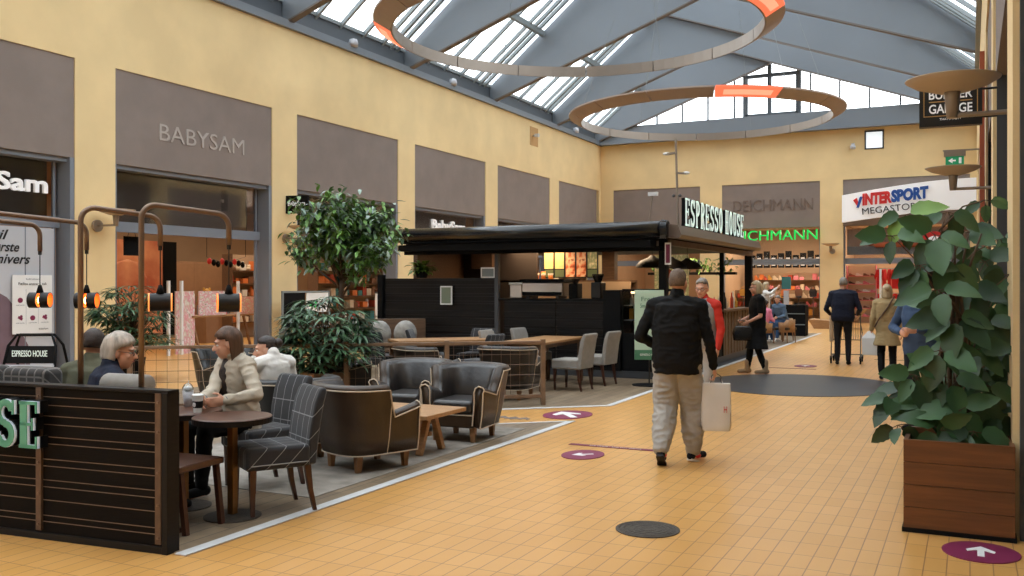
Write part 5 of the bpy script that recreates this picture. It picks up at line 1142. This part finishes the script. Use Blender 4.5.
def hand(mb,J,n,curl=.8,s=1):
    w=J['wr'+n]; d=(w-J['el'+n]).normalized(); side=V((1 if n=='R' else -1,0,0)); 
    pn=side-d*side.dot(d); pn=pn.normalized() if pn.length>.2 else V((0,0,1)); ac=d.cross(pn).normalized()  # ac: across the knuckles
    if ac.y<0: ac=-ac
    pn=-pn   # palm faces the body
    pc=w+d*.045*s
    mb.ell(pc,(1,1,1),Matrix((( ac.x*.04*s,pn.x*.017*s,d.x*.052*s),(ac.y*.04*s,pn.y*.017*s,d.y*.052*s),(ac.z*.04*s,pn.z*.017*s,d.z*.052*s))),12,9)
    for i,L in enumerate((.068,.076,.071,.056)):
        o=(1.5-i)*.0195*s; b=w+d*.085*s+ac*o; a1=curl*.5; d1=d*math.cos(a1)+pn*math.sin(a1); m1=b+d1*L*.5*s; a2=curl*1.3; d2=d*math.cos(a2)+pn*math.sin(a2); m2=m1+d2*L*.32*s; a3=curl*1.9; d3=d*math.cos(a3)+pn*math.sin(a3)
        mb.capsule(b-d*.02*s,m1,.0095*s,.0088*s,8); mb.capsule(m1,m2,.0088*s,.008*s,8); mb.capsule(m2,m2+d3*L*.22*s,.008*s,.007*s,8)
    b=w+d*.03*s+ac*.032*s; t1=b+(d*.6+ac*.6+pn*.35).normalized()*.04*s; mb.capsule(b,t1,.012*s,.010*s,8); mb.capsule(t1,t1+(d*.9+ac*.1+pn*.5).normalized()*.03*s,.010*s,.0085*s,8)
def head(mb,hc,f,u,s=1):
    r=f.cross(u).normalized(); M=Matrix(((r.x,f.x,u.x),(r.y,f.y,u.y),(r.z,f.z,u.z)))
    E=lambda o,rad,n=16,m=11: mb.ell(hc+M@(V(o)*s),tuple(x*s for x in rad),M,n,m)
    E((0,-.012,.025),(.074,.094,.095)); E((0,.02,-.035),(.062,.072,.085)); E((0,.045,-.085),(.034,.036,.03))
    E((0,.075,.028),(.052,.022,.016),10,7)      # brow
    for sx in (-1,1): E((sx*.078,-.005,-.01),(.01,.02,.032),8,7); E((sx*.036,.066,-.025),(.022,.018,.02),8,7)
    mb.capsule(hc+M@(V((0,.086,.012))*s),hc+M@(V((0,.110,-.028))*s),.009*s,.0145*s,8); 
    for sx in (-1,1): E((sx*.011,.097,-.033),(.009,.010,.008),8,5)
    E((0,.083,-.060),(.024,.012,.012),10,5)
    return M
def hairdo(hc,M,kind,m,parent,s=1,seed=0):
    mb=MB(); rings=[]; n=28; mm=18
    for i in range(mm):
        t=-PI/2*.97+PI*.97*i/(mm-1); ring=[]
        for k in range(n):
            a=2*PI*k/n; x=math.cos(t)*math.cos(a); y=math.cos(t)*math.sin(a); z=math.sin(t)
            rx,ry,rz_=.083,.106,.112; c=V((0,-.014,.025)); 
            line=.50-.15*abs(x)          # hairline height at the front
            front=y>.25
            if kind=='short':
                keep=z>(-.45 if y<-.1 else -.05 if y<.2 else line); vol=1.0+.03*(z>.5)
                p=V((x*rx*vol,y*ry*vol,z*rz_*vol))
            elif kind=='bob':
                keep=(y<.38 or z>line-.1); vol=1.06
                zz=z*rz_*vol if z>0 else z*.15
                sp=1.05 if z<0 else 1; tw=1-.25*max(0,-z-.75)/.25
                hx=math.cos(a)*rx*vol*sp if z<-.0 else x*rx*vol; hy=math.sin(a)*ry*vol if z<0 else y*ry*vol
                if z<0: kx=(1-max(0,(-z-.8)/.2)**2)**.5 if z<-.8 else 1; hx*=kx; hy*=kx
                p=V((hx,hy,zz)); 
                if z<0 and math.sin(a)>.38: keep=False
            elif kind in('pixie','shag'):
                L_=.10 if kind=='pixie' else .195; vol=1.15 if kind=='pixie' else 1.08; sa=math.sin(a)
                keep=(y<.42 or z>line-.15) if z>0 else sa<(.12 if kind=='pixie' else .02)
                zz=z*rz_*vol if z>0 else z*L_; kx=(1-max(0,(-z-.7)/.3)**2)**.5 if z<-.7 else 1
                if kind=='shag' and z<0: kx*=1-.2*(-z)
                p=V((math.cos(a)*rx*vol*kx if z<0 else x*rx*vol,sa*ry*vol*kx if z<0 else y*ry*vol,zz))
            elif kind=='long':
                keep=(y<.3 or z>line-.1); vol=1.12; zz=z*rz_*vol if z>0 else z*.21
                kx=(1-max(0,(-z-.85)/.15)**2)**.5 if z<-.85 else 1
                p=V((math.cos(a)*rx*vol*kx if z<0 else x*rx*vol,(math.sin(a)*ry*vol*kx) if z<0 else y*ry*vol,zz))
                if z<0 and math.sin(a)>.3: keep=False
            else: keep=True;p=V((x*rx,y*ry,z*rz_))
            if not keep: p=V((x*.06,y*.07-.01,z*.075))
            else: p*=1+.05*noise.noise(V((x*5+seed,y*5,z*3)))
            ring.append(hc+M@((p+c)*s))
        rings.append(ring)
    mb.ring(rings); return mb.build('hair',m,parent,smooth=True)
def person(label,loc,rz,J,top=None,bottom='cl_black',shoes='cl_black',hair=('short','hair_short'),skin='skin',look=0,nod=0,bulk=1,bel=1,hem=.0,sleeve=1,vox=.011,skirt=None,glasses=False,curl=.8,collar=True,baggy=1,seed=0,bun=False,wr=.007,vest=None,cuff=None,hs=1):
    t=thing('person',label,'person',loc,rz)
    f=V((-math.sin(look)*math.cos(nod),math.cos(look)*math.cos(nod),math.sin(nod))); u=V((0,0,1)); u=(u-f*u.dot(f)).normalized()
    mb=MB(); torso(mb,J,0,bulk*.93,bel*.98)
    for n in 'LR':
        limb(mb,J['sh'+n],J['el'+n],J['wr'+n],.05*bulk**.5,.038,.026); hand(mb,J,n,curl if not isinstance(curl,dict) else curl[n],hs)
        limb(mb,J['hp'+n],J['kn'+n],J['an'+n],.08*bulk**.5,.052,.036); mb.capsule(J['an'+n]+V((0,-.02,-.04)),J['to'+n],.034,.026)
    M=head(mb,J['hed'],f,u); mb.capsule(J['nck']-V((0,0,.04)),J['hed']-u*.06-f*.02,.058*bulk**.25,.052,14)
    body=fuse(mb,'body',skin,t,vox*.8,3)
    hc=J['hed']
    for sx in (-1,1):
        e=MB().ell(hc+M@V((sx*.031,.0755,.002)),(.0115,.0115,.0085),None,10,7).build('eye','eye_white',t,smooth=True); MB().ell(hc+M@V((sx*.031,.0857,.002)),(.0052,.003,.0056),M,8,5).build('iris','iris',e)
        MB().tube([hc+M@V((sx*.017,.096,.026)),hc+M@V((sx*.034,.093,.031)),hc+M@V((sx*.05,.08,.025))],.0035,5).build('eyebrow',hair[1],t)
    MB().tube([hc+M@V((-.023,.088,-.058)),hc+M@V((0,.0965,-.056)),hc+M@V((.023,.088,-.058))],[.002,.0052,.002],6).build('lips','lips',t)
    hd=hairdo(hc,M,hair[0],hair[1],t,1,seed)
    if bun: MB().ell(hc+M@V((0,-.12,.06)),(.05,.045,.05),M,14,9).build('hair_bun',hair[1],t,smooth=True)
    if glasses:
        mb=MB()
        for sx in (-1,1):
            mb.tube([hc+M@V((sx*.034+.022*math.cos(a),.1,.003+.018*math.sin(a))) for a in [2*PI*k/14 for k in range(15)]],.0018,5)
            mb.tube([hc+M@V((sx*.056,.1,.008)),hc+M@V((sx*.08,.0,.01))],.0018,5)
        mb.tube([hc+M@V((-.012,.102,.008)),hc+M@V((.012,.102,.008))],.0018,5); mb.build('glasses','ink',t)
    # clothes
    if bottom:
        mb=MB(); B=bulk; ringloft(mb,[(J['hpL'].lerp(J['hpR'],.5)-V((0,0,.05)),V((.15*B,0,0)),V((0,.11*B,0))),(J['pel'],V((.165*B*bel**.5,0,0)),V((0,.125*B*bel**.5,0))),(J['pel'].lerp(J['wst'],.6),V((.155*B*bel**.5,0,0)),V((0,.12*B*bel**.5,0)))])
        for n in 'LR':
            h,k_,a_=J['hp'+n],J['kn'+n],J['an'+n]; g=baggy
            mb.capsule(h,k_,.09*B**.5*g**.5,.066*g,14); mb.capsule(k_,k_.lerp(a_,.55),.066*g,.06*g,14); mb.capsule(k_.lerp(a_,.55),a_+V((0,0,.02)),.06*g,.047*g**.7,14)
        fuse(mb,'trousers',bottom,t,vox,3,wr*(1.4 if g>1.1 else .7),8,seed)
    if skirt:
        zc=skirt[1]; p=J['pel']; mb=MB(); ringloft(mb,[(V((p.x,p.y+.01,zc)),V((.235,0,0)),V((0,.20,0))),(V((p.x,p.y,(zc+p.z)/2)),V((.19,0,0)),V((0,.155,0))),(p,V((.17,0,0)),V((0,.13,0))),(J['wst'],V((.14,0,0)),V((0,.11,0)))]); fuse(mb,'skirt',skirt[0],t,vox,2,.008,8,seed)
    if top:
        mb=MB(); torso(mb,J,.022,bulk,bel,hem)
        for n in 'LR':
            sh,el,wr_=J['sh'+n],J['el'+n],J['wr'+n]
            if sleeve>=.9: limb(mb,sh,el,wr_-(wr_-el)*.04,.064*bulk**.5,.052,.040,14)
            elif sleeve>0: mb.capsule(sh,sh.lerp(el,sleeve),.066*bulk**.5,.055,14)
        if collar: mb.capsule(J['nck']-V((0,0,.01)),J['nck']+V((0,.005,.03)),.068*bulk**.25,.066*bulk**.25,14)
        fuse(mb,'jacket' if sleeve>=.9 else 'top',top,t,vox,3,wr,8,seed+3)
        if cuff:
            MB().tube([J['nck']+V((0,.055,-.0)),J['shm'].lerp(J['chs'],.5)+V((0,.098,0)),J['chs'].lerp(J['wst'],.5)+V((0,.118,0)),J['wst']+V((0,.105,0))],[.035,.055,.06,.045],12).build('shirt_front','hair_dark',t,smooth=True)
            MB().lathe([(.066,-.02),(.082,.03),(.095,.012),(.088,.0),(.078,-.03)],tuple(J['nck']+V((0,.01,.0))),20,cap=False).build('collar',top,t,smooth=True)
            for n in 'LR': d=(J['wr'+n]-J['el'+n]).normalized(); MB().tube([J['wr'+n]-d*.035,J['wr'+n]+d*.005],.036,14).build('cuff',cuff,t,smooth=True)
    if vest:
        mb=MB(); torso(mb,J,.040,bulk,bel,hem,arm=0); 
        o=fuse(mb,'vest',vest,t,vox,2,.004,8,seed)
    for n in 'LR':
        a_=J['an'+n]; to=J['to'+n]; d=(to-a_); 
        mb=MB(); mb.capsule(a_+V((0,0,-.03))-V((d.x,d.y,0)).normalized()*.035,to+V((0,0,.012)),.042,.034,14)
        if shoes=='cl_boot': mb.capsule(a_+V((0,0,-.03)),a_+V((0,0,.14)),.05,.056,14)
        sh=fuse(mb,'shoe',shoes,t,.009,2); 
        e=V((d.x,d.y,d.z*.0)).normalized(); zz=min(a_.z-.06,to.z-.02); 
    return t
def sole(t,a_,to,m='white'):
    d=(to-a_).normalized(); sd=d.cross(V((0,0,1))).normalized(); n_=sd.cross(d)
    mb=MB(); rings=[]
    for k,w_ in ((-.045,.028),(-.02,.038),(.06,.036),(.12,.044),(.17,.036),(.195,.015)):
        c=a_+V((0,0,0))+d*k-n_*.062; rings.append([c-sd*w_,c+sd*w_,c+sd*w_-n_*.022,c-sd*w_-n_*.022])
    return mb.ring(rings).build('shoe_sole',m,t,smooth=False,bevel=.004)
# man with the white bag, seen from behind, mid-stride
J=stand(1.79,bulk=1.25); J['anL']=V((-.10,-.24,.15)); J['toL']=V((-.11,-.10,.045)); J['knL']=V((-.11,.03,.52)); J['anR']=V((.13,.12,.085)); J['toR']=V((.20,.27,.035)); J['knR']=V((.12,.14,.51))
J['elL']=V((-.34,-.05,1.17)); J['wrL']=V((-.16,.14,1.05)); J['elR']=V((.30,-.02,1.14)); J['wrR']=V((.33,.06,.89)); J['hed']=V((.01,.035,1.665)); J['nck']=V((0,0,1.53))
mt=person('man from behind in black jacket and grey sweatpants carrying a white paper bag',(-2.44,8.42,0),.10,J,'cl_black','cl_grey','cl_darkjean',('short','hair_short'),bulk=1.25,bel=1.1,baggy=1.75,vox=.009,wr=.013,hem=.06,look=-.25,curl=1.1,seed=2)
for a_,q_ in (('anL','toL'),('anR','toR')):
    d_=(J[q_]-J[a_]); MB().ell(J[a_]+d_*.25+V((0,0,-.02)),(.05,.075,.03)).build('shoe_trim','red',mt,smooth=True)
sole(mt,J['anL'],J['toL'],'ink'); sole(mt,J['anR'],J['toR'],'white')
t=thing('paper_bag','white paper carrier bag with a small red print held by the man in black',
 'bag',(-2.47+.38*math.cos(.1)-.12*math.sin(.1),8.42+.38*math.sin(.1)+.08,.31),.25)
mat('paper',rgb(222,216,208),.7,var=.08,vs=5,bump=.3,bs=9)
mb=MB(); secs=[]
for z,a,b in [(0,.115,.065),(.05,.125,.068),(.22,.128,.06),(.38,.124,.04),(.435,.120,.03)]:
    r=[]
    for k,(x,y) in enumerate(((-1,-1),(0,-1.1),(1,-1),(1.08,0),(1,1),(0,1.1),(-1,1),(-1.08,0))): q=1+.05*noise.noise(V((x*2,y*2,z*9))); r.append((x*a*q,y*b*q,z+.0))
    secs.append(r)
mb.ring(secs).build('bag_body','paper',t,smooth=True,bevel=.003)
MB().tube([(-.05,.0,.43),(-.04,0,.50),(0,0,.525),(.04,0,.50),(.05,0,.43)],.004,6).build('handle','ink',t)
MB().tube([(-.06,.03,.43),(-.03,.02,.50),(0,.0,.525),(.035,.02,.50),(.06,.03,.43)],.004,6).build('handle','paper',t)
o=text('H',.05,'red',(.065,-.072,.17),0,.001,t,'print',height=.06)
# woman in vest and red cardigan
J=stand(1.72); J['elR']=V((.2,.06,1.1)); J['wrR']=V((.05,.2,1.05))
person('grey-haired person with glasses in a red cardigan and grey vest facing the man in black',(-3.02,11.6,0),2.75,J,'cl_red','cl_lightgrey','cl_white',('short','hair_grey'),glasses=True,vest='cl_vest',look=.35,nod=-.15,seed=5)
# woman in the black dress at the kiosk
J=stand(1.71); J['elL']=V((-.22,.0,1.08)); J['wrL']=V((-.2,.2,.98)); J['elR']=V((.2,.05,1.08)); J['wrR']=V((.1,.25,1.0)); J['anL']=V((-.10,-.12,.085)); J['toL']=V((-.10,.05,.03)); J['anR']=V((.1,.16,.085)); J['toR']=V((.1,.32,.03)); J['knR']=V((.1,.1,.5))
person('woman in profile with blond bob, black dress and beige ankle boots by the kiosk',(-3.54,17.5,0),2.02,J,'cl_black','cl_black','cl_boot',('bob','hair_blond'),skirt=('cl_black',.47),sleeve=.75,glasses=True,bulk=1.1,seed=7,collar=False)
t=thing('handbag','shiny black handbag hanging from the arm of the woman in the black dress','bag',(-3.77,17.35,.62),.4); MB().ring([[(-.17,-.07,0),(.17,-.07,0),(.17,.07,0),(-.17,.07,0)],[(-.19,-.08,.14),(.19,-.08,.14),(.19,.08,.14),(-.19,.08,.14)],[(-.15,-.03,.27),(.15,-.03,.27),(.15,.03,.27),(-.15,.03,.27)]]).build('bag_body','gloss_black',t,bevel=.02,seg=3); MB().tube([(-.1,0,.25),(-.07,0,.38),(.07,0,.38),(.1,0,.25)],.008,6).build('handle','gloss_black',t)
# man with the trolley
J=stand(1.80,lean=.05,bulk=1.25); 
for s,n in ((1,'R'),(-1,'L')): J['el'+n]=V((s*.33,.02,1.15)); J['wr'+n]=V((s*.27,.28,1.04))
person('man from behind in a dark navy sweater pushing a shopping trolley away down the hall',(-2.35,20.2,0),.05,J,'cl_navy','cl_darkjean','cl_black',('short','hair_grey'),bulk=1.25,bel=1.1,look=.3,seed=9,vox=.013,collar=False)
t=thing('shopping_trolley','dark shopping trolley with castor wheels pushed by the man in navy','trolley',(-2.35,20.85,0),.05)
MB().tube([(-.3,-.25,1.03),(.3,-.25,1.03)],.018,10).build('handlebar','matt_black',t)
mb=MB()
for sx in (-.29,.29): mb.tube([(sx,-.25,1.03),(sx,-.2,.5),(sx,.5,.6),(sx*.8,.5,.95),(sx,-.22,.98)],.012,6); mb.tube([(sx,-.2,.5),(sx,-.3,.14),(sx,.45,.14)],.012,6)
mb.tube([(-.29,-.3,.2),(.29,-.3,.2)],.01,6).tube([(-.29,-.2,.5),(.29,-.2,.5)],.01,6); mb.build('frame','steel_dark',t)
mb=MB()
for i in range(13): mb.tube([(-.29+.58*i/12,-.22,.97),(-.28+.56*i/12,-.18,.5),(-.26+.52*i/12,.5,.58)],.003,4)
mb.build('wire_basket','steel_dark',t); MB().box(-.33,-.26,-.26,.1,.45,1.0).build('side_bag','goods_cream',t,bevel=.02)
for sx in (-.29,.29):
    for y in (-.3,.42):
        w_=MB().tube([(sx-.015,y,.065),(sx+.015,y,.065)],.065,16).build('wheel','matt_black',t); MB().box(sx-.025,sx+.025,y-.02,y+.02,.07,.16).build('fork','steel_dark',w_)
# woman in beige coat
J=stand(1.64); J['wrL']=V((-.25,.02,.86)); J['anL']=V((-.09,-.1,.085)); J['toL']=V((-.09,.06,.03))
pt=person('person from behind in a knee-length beige coat with a blond bun',(-1.30,17.45,0),.1,J,'cl_coat','cl_black','cl_black',('bob','hair_blond'),bulk=1.08,skirt=('cl_coat',.60),bun=True,seed=11,vox=.013)
MB().tube([(.12,-.14,1.46),(0,-.17,1.25),(-.14,-.16,1.05),(-.2,-.08,.92)],.014,6).build('shoulder_strap','hair_brown',pt)
o=MB().ring([[(-.12,-.05,0),(.12,-.05,0),(.12,.05,0),(-.12,.05,0)],[(-.13,-.06,.3),(.13,-.06,.3),(.13,.06,.3),(-.13,.06,.3)],[(-.03,-.01,.42),(.03,-.01,.42),(.03,.01,.42),(-.03,.01,.42)]]).build('carrier_bag','white',bevel=.01); o.location=(-1.58,17.45,.42); tag(o,'small white carrier bag in the hand of the person in the beige coat','bag')
# person in denim behind the plant
J=stand(1.74); J['elR']=V((.33,-.02,1.16)); J['wrR']=V((.12,.22,1.12)); J['elL']=V((-.28,0,1.15)); J['wrL']=V((-.08,.24,1.15))
pt=person('person in blue denim jacket and teal face mask standing behind the big-leaved plant',(-.50,11.4,0),2.75,J,'cl_denim','cl_darkjean','cl_black',('bob','hair_dark'),bulk=1.1,nod=-.2,seed=13)
mat('mask',rgb(120,190,190),.7); hc=J['hed']; MB().ell(hc+V((0,.07,-.055)),(.052,.045,.045),None,16,9).build('face_mask','mask',pt,smooth=True); MB().box(-.14,.14,-.30,-.13,1.05,1.45).build('backpack','cl_black',pt,bevel=.04,seg=3)
# cafe guests -------------------------------------------------------
J=sit(1.68,.45,lean=.04); J['hed']=J['hed']+V((0,.03,-.02))
person('seated person with grey-blond bob, glasses and navy sweater behind the dark screen',(-5.50,4.62,.006),-.45,J,'cl_navy','cl_darkjean','cl_black',('pixie','hair_ash'),look=-.5,nod=-.1,glasses=True,vox=.009,seed=15)
J=sit(1.70,.42,lean=-.02)
person('seated person with short dark hair and olive top, mostly hidden by the grey-blond head',(-6.25,5.15,.006),.4,J,'cl_olive','cl_black','cl_black',('short','hair_dark'),skin='skin_tan',nod=-.15,vox=.011,seed=16)
J=sit(1.70,.46,lean=.05); fz=.006
def loc2(p,L,rz): return Matrix.Rotation(-rz,3,'Z')@(V(p)-V(L))
LC=V((-5.30,5.80,.006)); rc=2.84
J['wrR']=loc2((-5.13,5.20,.80),LC,rc); J['wrL']=loc2((-4.98,5.27,.79),LC,rc); J['elR']=loc2((-5.34,5.50,.80),LC,rc); J['elL']=loc2((-4.95,5.58,.80),LC,rc)
J['hed']=J['hed']+V((0,.03,-.03)); J['knL']=J['knL']+V((0,-.05,0)); 
person('seated person in profile with shoulder-length brown hair and beige jacket holding a paper cup',tuple(LC),rc,J,'cl_beige','cl_black','cl_black',('shag','hair_brown'),look=-.5,nod=-.14,vox=.0085,seed=17,cuff='cl_steel',hem=.04,wr=.013,curl=.7)
J=sit(1.58,.38,lean=-.04); J['elL']=V((-.24,.16,.74)); J['wrL']=V((-.10,.13,.94)); J['hed']=J['hed']+V((-.03,.05,-.06))
person('person in white shirt with dark curly tied-up hair leaning the face on one hand',(-5.98,6.95,.012),1.25,J,'cl_white','cl_black','cl_black',('short','hair_dark'),bun=True,look=.95,nod=-.05,bulk=.88,vox=.010,seed=18,curl=1.4)
# far guests
for i,(lab,x,y,rz,tp,bt,hr,ln) in enumerate([('seated man with grey hair and blue jacket leaning forward by the far dark cabinet',-4.95,28.3,2.6,'cl_steel','cl_jeans',('short','hair_grey'),.22),('seated child-like figure in a bright pink top near the kiosk far end',-5.25,26.6,-.4,'cl_pink','cl_jeans',('short','hair_dark'),.12)]):
    person(lab,(x,y,.006),rz,sit(1.72 if i==0 else 1.5,.46 if i==0 else .42,lean=ln),tp,bt,'cl_white',hr,vox=.015,seed=20+i,nod=-.3)
J=stand(1.72); J['elR']=V((.36,.1,1.38)); J['wrR']=V((.34,.28,1.55)); J['elL']=V((-.30,.12,1.2)); J['wrL']=V((-.2,.32,1.35))
person('blond person in a white long-sleeved top with one arm raised beyond the kiosk',(-5.7,29.4,.006),-1.2,J,'cl_white','cl_jeans','cl_white',('bob','hair_blond'),vox=.015,seed=25)
# their seats
for i,(x,y,rz,lab) in enumerate([(-4.98,28.25,2.6,'brown wooden tub chair under the seated man in blue'),(-5.22,26.55,-.4,'brown wooden tub chair under the figure in pink'),(-4.75,27.3,1.2,'empty brown wooden tub chair between the two far seated figures')]):
    t=thing('tub_chair',lab,'chair',(x,y,.006),rz,'brown tub chairs at the far end')
    MB().box(-.24,.24,-.24,.24,.36,.44).build('seat','leather_brown',t,bevel=.02)
    r=[]
    for k in range(13):
        a=PI+PI*k/12; c_=V((math.cos(a)*.27,math.sin(a)*.27+.02,0)); n_=V((math.cos(a),math.sin(a),0))*.018; h=.66 if 2<k<10 else .58; r.append([c_-n_+V((0,0,.3)),c_+n_+V((0,0,.3)),c_+n_*2+V((0,0,h)),c_+V((0,0,h))])
    MB().ring(r).build('backrest','oak',t,smooth=True)
    for sx in (-1,1):
        for sy in (-1,1): MB().tube([(sx*.2,sy*.19,.36),(sx*.22,sy*.21,0)],[.02,.014],8).build('leg','leg_oak',t)
